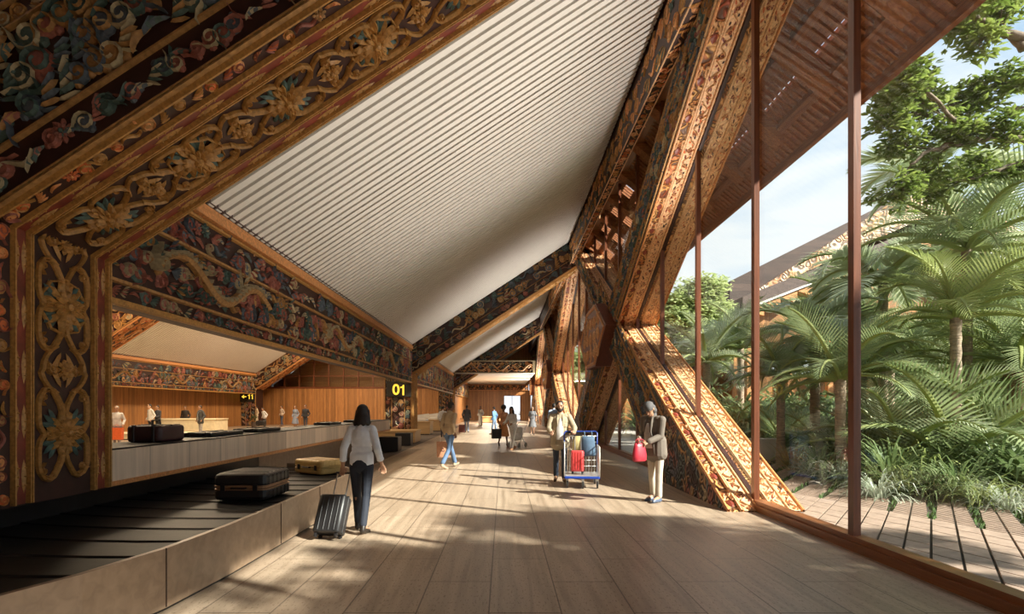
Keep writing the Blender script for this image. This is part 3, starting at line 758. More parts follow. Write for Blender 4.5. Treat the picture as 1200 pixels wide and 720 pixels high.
# overlapping belt plates: crescent edges across the belt
b = MB(); y = 1.9
while y < 11.2:
    xe = max([-9]+[p[0]+(q[0]-p[0])*(y-p[1])/(q[1]-p[1]) for p, q in zip(inn, inn[1:]) if p[1] <= y < q[1]])
    P = []
    for k in range(9):
        t = k/8; P.append((xe-.03-(xe+5.15)*t, y+.38*t*t-.1*t))
    V = []
    for p in P: V += [(p[0], p[1], .441), (p[0], p[1]+.02, .455), (p[0], p[1]+.5, .4415)]
    F = []
    for k in range(8):
        for j in range(2): F.append((k*3+j, k*3+j+1, (k+1)*3+j+1, (k+1)*3+j))
    if xe > -5: b.add(V, F)
    y += .52
b.build('belt_plate', M['belt'], car, smooth=False)
# the raised inner fascia that carries the upper ledge
fas = thing('carousel_fascia', 'raised pale panelled fascia band running behind the baggage belt, with orange lower trim', 'fascia', (-5, 8, .75))
b = MB(); b.box(-5.3, -4.66, 2.2, 22.4, .8, 1.17)
b.build('fascia_panel', M['curb'] if False else wood('fascia_boards', (.80,.63,.48), (.62,.48,.36), 'Z', .5, .5, .9, 'Y'), fas)
MB().box(-5.32, -4.64, 2.2, 22.42, .745, .80).build('lower_trim', M['orange'], fas)
MB().box(-5.45, -4.68, 2.2, 22.4, 1.17, 1.19).build('upper_belt', M['belt'], fas)
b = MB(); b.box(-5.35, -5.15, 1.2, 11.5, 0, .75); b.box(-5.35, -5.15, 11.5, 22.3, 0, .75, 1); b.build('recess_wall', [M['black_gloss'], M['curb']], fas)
# ------------------------------------------------------------------ signs
import bpy
def text_mesh(body, size, mat, parent, loc, name='lettering', ext=.004, bold=True):
    cu = bpy.data.curves.new(name, 'FONT'); cu.body = body; cu.size = size; cu.extrude = ext; cu.align_x = 'CENTER'; cu.align_y = 'CENTER'
    cu.offset = size*.018 if bold else 0
    o = bpy.data.objects.new(name, cu); COL.objects.link(o); cu.materials.append(mat)
    bpy.context.view_layer.update()
    me = bpy.data.meshes.new_from_object(o.evaluated_get(bpy.context.evaluated_depsgraph_get()))
    bpy.data.objects.remove(o); bpy.data.curves.remove(cu)
    o = bpy.data.objects.new(name, me); COL.objects.link(o)
    o.rotation_euler = (R(90), 0, 0); o.location = loc
    o.parent = parent; o.matrix_parent_inverse = Matrix.Translation(-parent.location)
    return o
M['sign_black'] = plain('sign_black', (.03,.027,.022), .5)
M['sign_yellow'] = lamp_mat('sign_yellow_lit', (.95,.62,.06), .9)
y2 = FRAMES[1]
sg = thing('number_sign', 'black sign with yellow 01 on the front of the second carved column', 'sign', (-5.25, y2-.12, 2.8))
MB().bevbox(-5.86, -4.64, y2-.12, y2-.03, 2.22, 3.0, .03).build('sign_board', M['sign_black'], sg)
text_mesh('0', .74, M['sign_yellow'], sg, (-5.38, y2-.13, 2.56))
def numeral_one(x, y, z, h, par):   # upright bar with a flag
    w = h*.17; b = MB(); b.prism([(x, z), (x+w, z), (x+w, z+h), (x+w*.25, z+h), (x-w*.1, z+h*.86), (x-w*1.25, z+h*.80), (x-w*1.25, z+h*.69), (x, z+h*.70)], y-.004, y, 'Y'); b.build('numeral', M['sign_yellow'], par)
numeral_one(-5.06, y2-.124, 2.30, .52, sg)
y3 = FRAMES[2]
sg = thing('direction_sign', 'small black sign with yellow arrow and 11 on the far outer column', 'sign', (-23.4, y3-.12, 2.3))
MB().bevbox(-24.1, -22.75, y3-.12, y3-.05, 2.2, 3.15, .03).build('sign_board', M['sign_black'], sg)
numeral_one(-23.28, y3-.124, 2.46, .44, sg); numeral_one(-23.0, y3-.124, 2.46, .44, sg)
b = MB(); b.add([(-23.95, y3-.135, 2.68), (-23.72, y3-.135, 2.86), (-23.72, y3-.135, 2.72), (-23.5, y3-.135, 2.72), (-23.5, y3-.135, 2.64), (-23.72, y3-.135, 2.64), (-23.72, y3-.135, 2.5)], [(0, 1, 6), (1, 2, 5, 6), (2, 3, 4, 5)])
b.build('arrow', M['sign_yellow'], sg)
# ------------------------------------------------------------------ luggage
def suitcase_flat(name, label, loc, rz, w, d, h, shell, trim, ribs=6, handle=True, cat='suitcase', group=None):
    """hard case lying on its back: two shells, a zip band, ribs, corner guards, handle and feet"""
    t = thing(name, label, cat, loc, rz, group)
    b = MB(); r = min(w, d)*.13
    b.bevbox(-w/2, w/2, -d/2, d/2, .015, h*.5-.006, r); b.build('lower_shell', shell, t, world=False)
    b = MB(); b.bevbox(-w/2, w/2, -d/2, d/2, h*.5+.006, h, r); b.build('upper_shell', shell, t, world=False)
    b = MB(); q = .006; b.bevbox(-w/2-q, w/2+q, -d/2-q, d/2+q, h*.5-.03, h*.5-.016, r+q); b.bevbox(-w/2-q, w/2+q, -d/2-q, d/2+q, h*.5+.016, h*.5+.03, r+q); b.bevbox(-w/2+.01, w/2-.01, -d/2+.01, d/2-.01, h*.5-.01, h*.5+.01, r)
    b.build('zip_band', trim, t, world=False)
    b = MB()
    for i in range(ribs):
        y = -d*.38+i*d*.76/(ribs-1); b.bevbox(-w*.42, w*.42, y-.012, y+.012, h-.002, h+.007, .008)
        b.bevbox(w/2-.004, w/2+.006, y-.012, y+.012, h*.6, h*.93, .004); b.bevbox(w/2-.004, w/2+.006, y-.012, y+.012, h*.08, h*.38, .004)
    b.build('ribs', shell, t, world=False)
    b = MB()
    b.tube([(-.09, -d/2, h*.5), (-.09, -d/2-.035, h*.5), (.09, -d/2-.035, h*.5), (.09, -d/2, h*.5)], .011, 8)
    b.build('handle', M['blk'], t, world=False)
    for sx in (-1, 1):
        for sy in (-1, 1): MB().lathe([(.02, 0), (.02, .02)], (sx*w*.36, sy*d*.36, 0), 10).build('foot', M['blk'], t, world=False)
    for sx in (-1, 1):
        b = MB(); b.bevbox(sx*w*.3-.03, sx*w*.3+.03, -d/2-.012, -d/2+.002, h*.5-.045, h*.5+.045, .006); b.build('latch', M['blk'], t, world=False)
    return t
M['blk'] = plain('black_plastic', (.018,.017,.018), .4)
M['case_black'] = plain('suitcase_black', (.022,.021,.022), .42)
M['case_yellow'] = plain('suitcase_mustard', (.58,.38,.13), .38)
M['case_brown'] = plain('suitcase_maroon', (.055,.022,.022), .5)
M['tan'] = plain('tan_leather', (.45,.25,.13), .5)
M['steel'] = plain('brushed_steel', (.62,.62,.62), .3, .9)
M['grey_metal'] = plain('grey_metal', (.55,.54,.52), .35, .6)
M['red_case'] = plain('red_shell', (.62,.06,.06), .35)
zb = .455
suitcase_flat('suitcase', 'large black hard suitcase with tan zip band lying on the belt, behind the lotus column', (-3.43, 7.5, zb), 0, .70, .84, .36, M['case_black'], M['tan'])
suitcase_flat('suitcase', 'mustard yellow hard suitcase lying on the baggage belt', (-3.45, 10.2, zb), R(-33), .78, .52, .27, M['case_yellow'], M['case_yellow'], 4)
def soft_bag(label, loc, rz, w, d, h, mat, strap, name='travel_bag', cat='bag', group=None):
    t = thing(name, label, cat, loc, rz, group)
    b = MB(); b.bevbox(-w/2, w/2, -d/2, d/2, 0, h, min(d, h)*.3, n=4); b.build('body', mat, t, True, False)
    b = MB()
    for x in (-w*.28, w*.28): b.bevbox(x-.02, x+.02, -d/2-.006, d/2+.006, -.001, h+.008, .01)
    b.bevbox(-w*.46, w*.46, -.012, .012, h-.01, h+.012, .006)
    b.build('straps', strap, t, world=False)
    if h < .1: return t
    b = MB(); b.tube([(-w*.12, 0, h), (-w*.1, 0, h+.07), (w*.1, 0, h+.07), (w*.12, 0, h)], .012, 8); b.build('handle', strap, t, world=False)
    return t
soft_bag('dark maroon strapped suitcase standing on the ledge of the raised fascia', (-5.08, 8.0, 1.19), 0, .50, .62, .235, M['case_brown'], M['blk'], 'suitcase', 'suitcase')
def person_z(s): return 1.68-0
# black low bags farther along the same ledge
for x_, y_, w_, lab in ((-5.08, 9.6, .5, 'flat black bag on the fascia ledge, just past the maroon suitcase'), (-5.08, 11.3, .5, 'second flat black bag on the fascia ledge, between maroon suitcase and seated couple'),
                        (-5.08, 15.8, .46, 'low black bag on the fascia ledge under the family by the wooden wall'), (-5.08, 18.6, .44, 'small black bag on the far stretch of the fascia ledge')):
    soft_bag(lab, (x_, y_, 1.19), 0, w_, 1.1, .07, M['blk'], M['case_black'])
# upright trolley cases
def trolley_case(label, loc, rz, w, d, h, mat, hh=.5, tilt=0, handle=True, name='trolley_case', mh=None):
    t = thing(name, label, 'suitcase', loc, rz)
    t.rotation_euler = (tilt, 0, rz)
    b = MB(); b.bevbox(-w/2, w/2, -d/2, d/2, .06, h, .045, n=4); b.build('shell', mat, t, True, False)
    b = MB()
    for x in (-w*.3, -w*.1, w*.1, w*.3): b.bevbox(x-.008, x+.008, -d/2-.006, d/2+.006, .09, h-.04, .006)
    b.build('ribs', mat, t, world=False)
    b = MB(); b.bevbox(-w/2-.004, w/2+.004, -.008, .008, .07, h+.004, .004); b.build('zip', M['blk'], t, world=False)
    for sx in (-1, 1):
        for sy in (-1, 1):
            b = MB(); b.cyl((sx*w*.38-.012, sy*d*.3, .03), (sx*w*.38+.012, sy*d*.3, .03), .03, 12); b.box(sx*w*.38-.018, sx*w*.38+.018, sy*d*.3-.015, sy*d*.3+.015, .035, .07); b.build('wheel', M['blk'], t, world=False)
    if handle:
        b = MB()
        for sx in (-1, 1): b.cyl((sx*w*.24, d*.36, h-.02), (sx*w*.24, d*.36, h+hh), .009, 8)
        b.build('telescopic_rods', M['steel'], t, world=False)
        b = MB(); b.capsule((-w*.3, d*.36, h+hh), (w*.3, d*.36, h+hh), .016, .016, 10); b.build('grip', M['blk'], t, world=False)
    return t
# ------------------------------------------------------------------ people
SK = {k: mottled('skin_'+k, c, .55, 0, .08, 12, .03) for k, c in (('light', (.60,.36,.25)), ('mid', (.42,.23,.14)), ('dark', (.17,.085,.05)))}
_mc = {}
def cloth(c, rough=.8):
    k = (tuple(round(x, 3) for x in c), rough)
    if k not in _mc: _mc[k] = mottled('cloth', c, rough, 0, .14, 7, .5, bd=.012)
    return _mc[k]
def remesh(o, vox, smooth=2):
    m = o.modifiers.new('surface', 'REMESH'); m.mode = 'VOXEL'; m.voxel_size = vox; m.use_smooth_shade = True
    if smooth: s = o.modifiers.new('soften', 'SMOOTH'); s.factor = .5; s.iterations = smooth
def ik(a, t, l1, l2, pole):
    a, t = Vector(a), Vector(t); d = t-a; L = min(d.length, (l1+l2)*.995)
    d.normalize(); x = (l1*l1-l2*l2+L*L)/(2*L); h = math.sqrt(max(0, l1*l1-x*x))
    p = Vector(pole); p = p-d*p.dot(d); p.normalize()
    return a+d*x+p*h, a+d*L
def person(label, loc, heading, H=1.72, sex='m', skin='mid', legs=((0, 0), (0, 0)), hands=(None, None), lean=0.0, head=(0, 0), top=(.3, .3, .3), bottom=(.05, .06, .1),
           shoes=(.03, .025, .02), hair=(.015, .01, .008), hairstyle='short', coat=None, skirt=None, robe=None, sleeve=1.0, near=0, beard=False, hat=None, poles=None, inner=None, scarf=None, seated=False, group=None, curl=1.0, build=1.0):
    t = thing('person', label, 'person', (*loc, 0) if len(loc) == 2 else loc, heading, group)
    k = H/1.75; fem = sex == 'f'
    vox = {0: .022, 1: .0115, 2: .0058}[near]; seg = 12 if near else 8
    sw, hw = (.148, .088) if fem else (.178, .088); sw *= build**.5
    hip = Vector((0, 0, .93))
    J = {}; low = 9
    for i, s_ in enumerate((-1, 1)):
        a, b_ = legs[i]; h0 = hip+Vector((s_*hw, 0, -.02)); kn = h0+Vector((s_*.005, math.sin(a), -math.cos(a)))*.44; an = kn+Vector((0, math.sin(a-b_), -math.cos(a-b_)))*.41
        J['h', i], J['k', i], J['a', i] = h0, kn, an
        fp = min(0, (a-b_)*.9) if a-b_ < 0 else (a-b_)*.55
        J['t', i] = an+Vector((s_*.02, math.cos(fp)*.15, math.sin(fp)*.15-.045)); J['fp', i] = fp
        low = min(low, an.z-.085, J['t', i].z-.028)
    dz = Vector((0, 0, -low))
    for q in list(J):
        if q[0] != 'fp': J[q] = J[q]+dz
    hip = hip+dz
    RL = Matrix.Rotation(-lean, 3, 'X')
    up = lambda x, y, z: hip+RL@Vector((x, y, z))
    ch = up(0, .0, .34); neck = up(0, -.005, .545); nk2 = up(0, .02, .60)
    RH = Matrix.Rotation(-lean*.6-head[0], 3, 'X'); RZ = Matrix.Rotation(head[1], 3, 'Z'); HR = RZ@RH
    hc = nk2+HR@Vector((0, .012, .105))
    hd = lambda x, y, z: hc+HR@Vector((x, y, z))
    for i, s_ in enumerate((-1, 1)):
        sh = up(s_*sw, -.005, .475); J['s', i] = sh
        tg = hands[i] if hands[i] is not None else (s_*(sw+.07), .06, .02)
        tg = hip+Vector(tg); pole = (poles[i] if poles and poles[i] else (s_*.35, -1, -.3))
        J['e', i], J['w', i] = ik(sh, tg, .285, .255, pole)
    S = lambda v: tuple(Vector(v)*k)
    # body: one continuous skin surface
    B = MB()
    cap = lambda mb, p, q, r1, r2, mi=0: mb.capsule(S(p), S(q), r1*k, r2*k, seg, mi)
    el = lambda mb, c, r, rot=None: mb.ell(S(c), tuple(x*k for x in r), seg+2, 8, 0, rot)
    cap(B, hip+Vector((0, 0, -.02)), ch, .075, .075); cap(B, ch, up(0, 0, .46), .08, .07); cap(B, neck-Vector((0, 0, .06)), nk2+HR@Vector((0, 0, .03)), .062, .052)
    cap(B, up(-sw*.8, 0, .465), up(sw*.8, 0, .465), .05, .05)
    el(B, hd(0, .0, .025), (.074, .092, .096), HR); el(B, hd(0, .028, -.04), (.056, .062, .066), HR); cap(B, hd(0, .055, -.075), hd(0, .062, -.082), .026, .024)
    if near or True:
        cap(B, hd(0, .085, .018), hd(0, .108, -.018), .011, .016)
        for s_ in (-1, 1): el(B, hd(s_*.076, -.005, .0), (.012, .022, .034), HR); cap(B, hd(s_*.018, .086, .038), hd(s_*.046, .078, .036), .010, .009)
        cap(B, hd(-.02, .083, -.048), hd(.02, .083, -.048), .010, .010)
    for i, s_ in enumerate((-1, 1)):
        sh, e, w = J['s', i], J['e', i], J['w', i]
        cap(B, sh, e, .047, .038); cap(B, e, w, .038, .026)
        d = (w-e).normalized(); side = d.cross(Vector((0, 1, .001))); side = side.normalized() if side.length > .1 else Vector((1, 0, 0))
        nrm = side.cross(d).normalized()
        # palm, four curled fingers of unequal length, thumb off the side of the palm
        pa = w+d*.085
        for q in (-.026, -.009, .009, .026): cap(B, w+d*.01+side*q*.6, w+d*.085+side*q, .016, .013)
        for q, ln in ((-.03, .062), (-.0105, .078), (.0105, .082), (.03, .068)):
            c1 = curl
            b0 = pa+side*q*1.05; b1 = b0+(d*math.cos(c1*.45)+nrm*s_*0-nrm*math.sin(c1*.45))*ln*.48
            b2 = b1+(d*math.cos(c1*1.3)-nrm*math.sin(c1*1.3))*ln*.32; b3 = b2+(d*math.cos(c1*2.1)-nrm*math.sin(c1*2.1))*ln*.26
            cap(B, b0, b1, .0105, .0095); cap(B, b1, b2, .0095, .0088); cap(B, b2, b3, .0088, .0078)
        ts = -1 if i == 1 else 1
        th0 = w+d*.028+side*ts*.026*1; th1 = th0+(d*.6+side*ts*.75-nrm*.2).normalized()*.04; th2 = th1+(d*.95+side*ts*.1-nrm*.35*c1).normalized()*.032
        cap(B, th0, th1, .0145, .0115); cap(B, th1, th2, .0115, .0095)
        cap(B, J['h', i], J['k', i], .06, .046); cap(B, J['k', i]+Vector((0, -.01, -.02)), J['a', i], .05, .033)
        cap(B, J['a', i], J['t', i]+Vector((0, 0, .01)), .036, .028); cap(B, J['a', i], J['a', i]+Vector((0, -.035, -.04)), .03, .03)
    o = B.build('body', SK[skin], t, True, False); remesh(o, vox)
    # trousers or bare legs
    if bottom is not None:
        B = MB()
        el(B, hip+Vector((0, -.012, -.01)), (.158 if fem else .152, .118, .13)); cap(B, hip+Vector((-.06, -.005, .1)), hip+Vector((.06, -.005, .1)), .1, .1)
        for i, s_ in enumerate((-1, 1)):
            cap(B, J['h', i]+Vector((0, -.012, -.02)), J['k', i], .088, .062); cap(B, J['k', i], J['a', i]+Vector((0, 0, .03)), .062, .052 if fem else .06)
        o = B.build('trousers', cloth(bottom), t, True, False); remesh(o, vox*1.15)
    # shoes
    for i, s_ in enumerate((-1, 1)):
        B = MB(); f = (J['t', i]-J['a', i]); a = J['a', i]
        cap(B, a+Vector((0, -.01, 0)), a+Vector((0, -.03, -.045)), .044, .04); cap(B, a+Vector((0, -.02, -.045)), J['t', i]+Vector((0, -.01, .0)), .043, .036); cap(B, J['t', i], J['t', i]+f.normalized()*.035+Vector((0, 0, .0)), .036, .026)
        o = B.build('shoe', cloth(shoes, .4), t, True, False); remesh(o, max(vox, .009))
    # shirt / jacket
    def torso(mb, g, zlo, arm, flare=0.0, open_=False):
        el(mb, up(0, 0, .37), ((.148 if fem else .168)*build+g, .11*build+g, .18)); cap(mb, up(-sw*.66, -.005, .475), up(sw*.66, -.005, .475), .056+g, .056+g)
        cap(mb, up(-.045, .0, .2), up(.045, .0, .2), (.088 if fem else .105)*build+g, (.088 if fem else .105)*build+g); cap(mb, up(-.045, 0, .3), up(.045, 0, .3), (.098 if fem else .115)*build+g, (.098 if fem else .115)*build+g)
        cap(mb, neck-Vector((0, 0, .05)), neck-Vector((0, 0, .01)), .07+g, .06+g)
        if fem: cap(mb, up(-.06, .06, .36), up(.06, .06, .36), .07, .07)
        zz = .1
        while zz > zlo:
            w_ = (.098 if fem else .108)*build+g+flare*(.1-zz); cap(mb, hip+Vector((-.06, -.004, zz)), hip+Vector((.06, -.004, zz)), w_, w_); zz -= .022
        if arm > 0:
            for i, s_ in enumerate((-1, 1)):
                e, w = J['e', i], J['w', i]; cap(mb, J['s', i], e, .052+g, .042+g); 
                if arm > .5: cap(mb, e, e.lerp(w, (arm-.5)*1.9), .042+g, .034+g)
    if robe is not None:
        B = MB(); torso(B, .02, .0, 1); 
        cap(B, hip+Vector((0, 0, .0)), Vector((0, J['k', 0].y*.5+J['k', 1].y*.5, .5)), .17, .19); cap(B, Vector((-.05, 0, .5)), Vector((-.06, 0, .14)), .16, .14); cap(B, Vector((.05, 0, .5)), Vector((.06, 0, .14)), .16, .14)
        o = B.build('robe', cloth(robe), t, True, False); remesh(o, vox*1.2)
    else:
        B = MB(); torso(B, .004 if coat is not None else .012, .0, sleeve if coat is None else 0)
        o = B.build('shirt', cloth(inner if coat is not None and inner is not None else top), t, True, False); remesh(o, vox)
    if skirt is not None:
        zl, c = skirt; B = MB(); n_ = 20; V = []; m_ = (J['k', 0]+J['k', 1])/2; rows = 6
        for j in range(rows+1):
            q = j/rows; z = hip.z+.12-(hip.z+.12-zl)*q; rx = .125+.13*q**.8; ry = .105+.12*q**.8
            for a in range(n_):
                an = 2*math.pi*a/n_; wv = 1+.06*q*math.sin(an*7); V.append(S((rx*wv*math.cos(an), m_.y*q+ry*wv*math.sin(an), z)))
        F = [(j*n_+a, j*n_+(a+1)%n_, (j+1)*n_+(a+1)%n_, (j+1)*n_+a) for j in range(rows) for a in range(n_)]+[tuple(range(n_))]
        B.add(V, F); B.build('skirt', cloth(c), t, True, False)
    if coat is not None:
        B = MB(); torso(B, .018, -.12, 1.0, .07)
        # lapels left open down the front show the shirt
        o = B.build('jacket', cloth(coat), t, True, False); remesh(o, vox)
        if inner is not None:
            B = MB(); top_, bot = up(0, .135+.0, .44), hip+Vector((0, .168, -.02)); n_ = 7; V = []
            for j in range(n_+1):
                q = j/n_; c = Vector(top_).lerp(Vector(bot), q); bulge = .03*math.sin(math.pi*q)+(.025 if build > 1 else .0); w_ = .022+.05*min(1, q*2.2)
                for x_, dy in ((-1, -.012), (-.5, .0), (0, .006), (.5, 0), (1, -.012)): V.append(S(c+Vector((x_*w_, dy+bulge-.004, 0))))
                for x_ in (-1, 1): V.append(S(c+Vector((x_*w_, bulge-.05, 0))))
            F = [(j*7+i, j*7+i+1, (j+1)*7+i+1, (j+1)*7+i) for j in range(n_) for i in range(4)]
            B.add(V, F); B.build('shirt_front', cloth(inner), t, True, False)
            for s_ in (-1, 1):
                B = MB(); P = [up(s_*.05, .06, .53), up(s_*.062, .135, .42), up(s_*.052, .165, .3), hip+Vector((s_*.085, .172, .08)), hip+Vector((s_*.095, .16, -.12))]
                B.tube([S(p) for p in P], [.012*k, .026*k, .022*k, .012*k, .008*k], 8); B.build('lapel', cloth(tuple(x*.85 for x in coat)), t, True, False)
    if sleeve > .5 and near == 2:
        for i in (0, 1):   # turned-back cuffs
            e, w = J['e', i], J['w', i]; q = (sleeve-.5)*1.9 if coat is None else .95; a, b_ = e.lerp(w, max(.1, q-.06)), e.lerp(w, min(1, q+.08))
            B = MB(); B.tube([S(a), S(a.lerp(b_, .12)), S(b_)], [.044*k, .049*k, .05*k], 12); B.build('cuff', cloth(top if coat is None else coat), t, True, False)
    # hair / hat
    B = MB()
    if hat is not None:
        el(B, hd(0, -.012, .05), (.088, .108, .085), HR); cap(B, hd(-.03, -.06, -.02), hd(.03, -.06, -.02), .06, .06); 
        if scarf: cap(B, hd(-.03, -.05, -.08), hd(.03, -.05, -.08), .065, .065); cap(B, hd(0, -.04, -.13), neck, .075, .075)
        o = B.build('head_covering', cloth(hat), t, True, False)
    else:
        el(B, hd(0, -.016, .048), (.082, .094, .083), HR); el(B, hd(0, -.045, .005), (.076, .066, .08), HR)
        if hairstyle in ('long', 'bob'):
            n_ = 3 if hairstyle == 'bob' else 5
            for j in range(n_+1):
                q = j/n_; el(B, hd(0, -.045-.012*q, -.02-.06*n_*q*.55), (.088+.02*math.sin(3*q), .062, .06), HR)
            for s_ in (-1, 1): cap(B, hd(s_*.07, -.01, .03), hd(s_*.085, -.03, -.03*n_-.02), .03, .034)
            if near == 2:
                for a in range(9):
                    an = math.pi*(1.05+.9*a/8); cap(B, hd(.06*math.cos(an), -.03+.05*math.sin(an), -.05), hd(.105*math.cos(an), -.03+.075*math.sin(an), -.135-.02*(a % 2)), .03, .026)
        if hairstyle == 'bun': el(B, hd(0, -.08, .1), (.045, .045, .045), HR)
        if hairstyle == 'afro': el(B, hd(0, -.02, .05), (.12, .125, .12), HR)
        o = B.build('hair', cloth(hair, .6), t, True, False)
    remesh(o, max(vox, .008))
    if near:
        for s_ in (-1, 1):
            MB().ell(S(hd(s_*.03, .0875, .016)), (.010*k, .006*k, .006*k), 8, 6, 0, HR).build('eye', cloth((.02, .015, .012), .2), t, True, False)
            MB().capsule(S(hd(s_*.018, .094, .042)), S(hd(s_*.047, .084, .04)), .005*k, .004*k, 6).build('eyebrow', cloth(hair, .6), t, True, False)
        MB().capsule(S(hd(-.018, .093, -.05)), S(hd(.018, .093, -.05)), .005*k, .005*k, 8).build('mouth', cloth((.33, .12, .10), .5), t, True, False)
    if beard:
        B = MB(); cap(B, hd(-.045, .045, -.055), hd(.045, .045, -.055), .034, .034); cap(B, hd(-.02, .07, -.082), hd(.02, .07, -.082), .03, .03); cap(B, hd(-.025, .094, -.037), hd(.025, .094, -.037), .009, .009)
        for s_ in (-1, 1): cap(B, hd(s_*.066, .02, -.0), hd(s_*.055, .05, -.06), .017, .024)
        o = B.build('beard', cloth((.02, .014, .01), .8), t, True, False); remesh(o, .009)
    Mx = Matrix.Translation(Vector(t.location))@Matrix.Rotation(heading, 4, 'Z')
    return t, {'w0': Mx@Vector(S(J['w', 0])), 'w1': Mx@Vector(S(J['w', 1])), 'd0': (J['w', 0]-J['e', 0]).normalized(), 'd1': (J['w', 1]-J['e', 1]).normalized(), 'hip': hip*k}
W_ = (.62, .62, .63)
# --- four people near the camera
x, y = px(424, 623)
p, j = person('person in white blouse and dark jeans walking away, pulling a small black suitcase', (x, y), R(-4), 1.69, 'f', 'mid', ((.14, .02), (-.2, .12)), ((-.25, -.06, -.03), (.27, .06, -.02)), .02, (0, .05),
       top=(.80,.82,.86), bottom=(.018,.022,.035), shoes=(.02,.015,.012), hair=(.018,.011,.008), hairstyle='bob', sleeve=.83, near=2)
hx, hy, hz = j['w0']
t = trolley_case('small black trolley suitcase with raised chrome rods, pulled along the walkway', (hx-.07, hy-.43, .01), R(-8), .36, .24, .56, M['case_black'], .36, R(-27))
x, y = px(527, 549)
p, j = person('person in beige sweater and blue jeans striding along the walkway with a brown paper bag', (x, y), R(-38), 1.84, 'm', 'dark', ((.36, .02), (-.3, .28)), ((-.24, .06, -.02), (.24, -.05, .0)), .03, (.05, -.1),
       top=(.42,.31,.19), bottom=(.09,.15,.26), shoes=(.35,.28,.2), sleeve=.9, near=1, build=1.05)
M['paper'] = plain('kraft_paper', (.46,.22,.12), .7); M['print'] = plain('dark_print', (.08,.03,.03), .6); M['rope'] = plain('white_cord', (.8,.78,.74), .7)
def paper_bag(label, loc, rz, w, d, h, mat=None, name='paper_bag', prnt=True, cord=None):
    mat = mat or M['paper']; t = thing(name, label, 'bag', loc, rz); q = .012
    V = [(-w/2, -d/2, 0), (w/2, -d/2, 0), (w/2, d/2, 0), (-w/2, d/2, 0), (-w/2-q, -d/2, h), (w/2+q, -d/2, h), (w/2+q, d/2, h), (-w/2-q, d/2, h)]
    V2 = [(a*.97, b_*.94, c+(.006 if c < .01 else 0)) for a, b_, c in V]
    b = MB(); b.add(V, [(0,3,2,1),(0,1,5,4),(1,2,6,5),(2,3,7,6),(3,0,4,7)]); b.add(V2, [(0,1,2,3),(0,4,5,1),(1,5,6,2),(2,6,7,3),(3,7,4,0)])
    b.add(V[4:]+V2[4:], [(0,1,5,4),(1,2,6,5),(2,3,7,6),(3,0,4,7)]); b.build('bag_body', mat, t, False, False)
    for s_ in (-1, 1):
        b = MB(); b.tube([(-w*.22, s_*d/2, h-.01), (-w*.2, s_*d*.3, h+.09), (0, 0, h+.14), (w*.2, s_*d*.3, h+.09), (w*.22, s_*d/2, h-.01)], .004, 6); b.build('handle', cord or M['rope'], t, True, False)
    if prnt:
        for s_ in (-1, 1):
            b = MB(); yy = s_*(d/2+.003)
            b.obox((0, yy, h*.56), (.022, 0, 0), (0, .001, 0), (0, 0, .018)); b.obox((-.03, yy, h*.44), (.025, 0, 0), (0, .001, 0), (0, 0, .008)); b.obox((.03, yy, h*.44), (.022, 0, 0), (0, .001, 0), (0, 0, .008)); b.obox((0, yy, h*.37), (.04, 0, 0), (0, .001, 0), (0, 0, .006))
            b.build('printed_pattern', M['print'], t, False, False)
    return t
hw_ = j['w0']
paper_bag('brown paper carrier bag with dark print, held by the person in beige sweater', (hw_.x-.05, hw_.y, hw_.z-.09-.14-.44), R(8), .34, .14, .44)
# man with luggage trolley
XM, YM_ = 1.30, 12.2
p, j = person('bearded person in khaki open jacket and white shirt pushing the wire luggage trolley', (XM-.02, YM_+.15), R(174), 1.80, 'm', 'mid', ((.22, .15), (-.18, .1)), ((-.30, .36, .18), (.20, .36, .16)), .06, (.1, .0),
       top=(.6,.58,.55), inner=(.62,.60,.57), coat=(.36,.29,.19), bottom=(.045,.06,.09), shoes=(.12,.06,.03), near=2, beard=True, build=1.12, curl=1.3)
# person in blazer looking into a red bag
XP, YP = px(768, 588)
p4, j4 = person('person in grey blazer, dark beanie and cream trousers looking down into a red handbag', (XP, YP), R(128), 1.80, 'm', 'mid', ((.05, .03), (-.05, .06)), ((-.10, .33, .10), (.12, .31, .14)), .16, (.72, .25),
       top=(.55,.52,.47), inner=(.45,.41,.36), coat=(.155,.125,.10), bottom=(.55,.48,.38), shoes=(.09,.12,.19), hat=(.10,.095,.095), scarf=True, near=2, build=1.1, curl=1.4)
M['red_leather'] = plain('red_leather', (.45,.03,.05), .4)
hb = (j4['w0']+j4['w1'])/2
t = thing('handbag', 'soft red leather handbag held open by the person in grey blazer', 'bag', (hb.x-.09, hb.y-.10, hb.z-.36), R(30))
b = MB(); n_ = 20; V = []; prof = [(0, .13, .05), (.02, .15, .065), (.1, .155, .075), (.18, .14, .065), (.26, .12, .05), (.31, .11, .035), (.32, .10, .02)]
for z, rx, ry in prof:
    for a in range(n_): an = 2*math.pi*a/n_; q = 1+.05*math.sin(an*5)*(z/.3); V.append((rx*q*math.cos(an), ry*q*math.sin(an), z))
b.add(V, [(j_*n_+a, j_*n_+(a+1)%n_, (j_+1)*n_+(a+1)%n_, (j_+1)*n_+a) for j_ in range(len(prof)-1) for a in range(n_)]+[tuple(range(n_))[::-1]])
b.build('bag_body', M['red_leather'], t, True, False)
for s_ in (-1, 1): MB().tube([(-.07, s_*.03, .3), (-.06, s_*.03, .37), (0, s_*.02, .40), (.06, s_*.03, .37), (.07, s_*.03, .3)], .008, 8).build('handle', M['red_leather'], t, True, False)
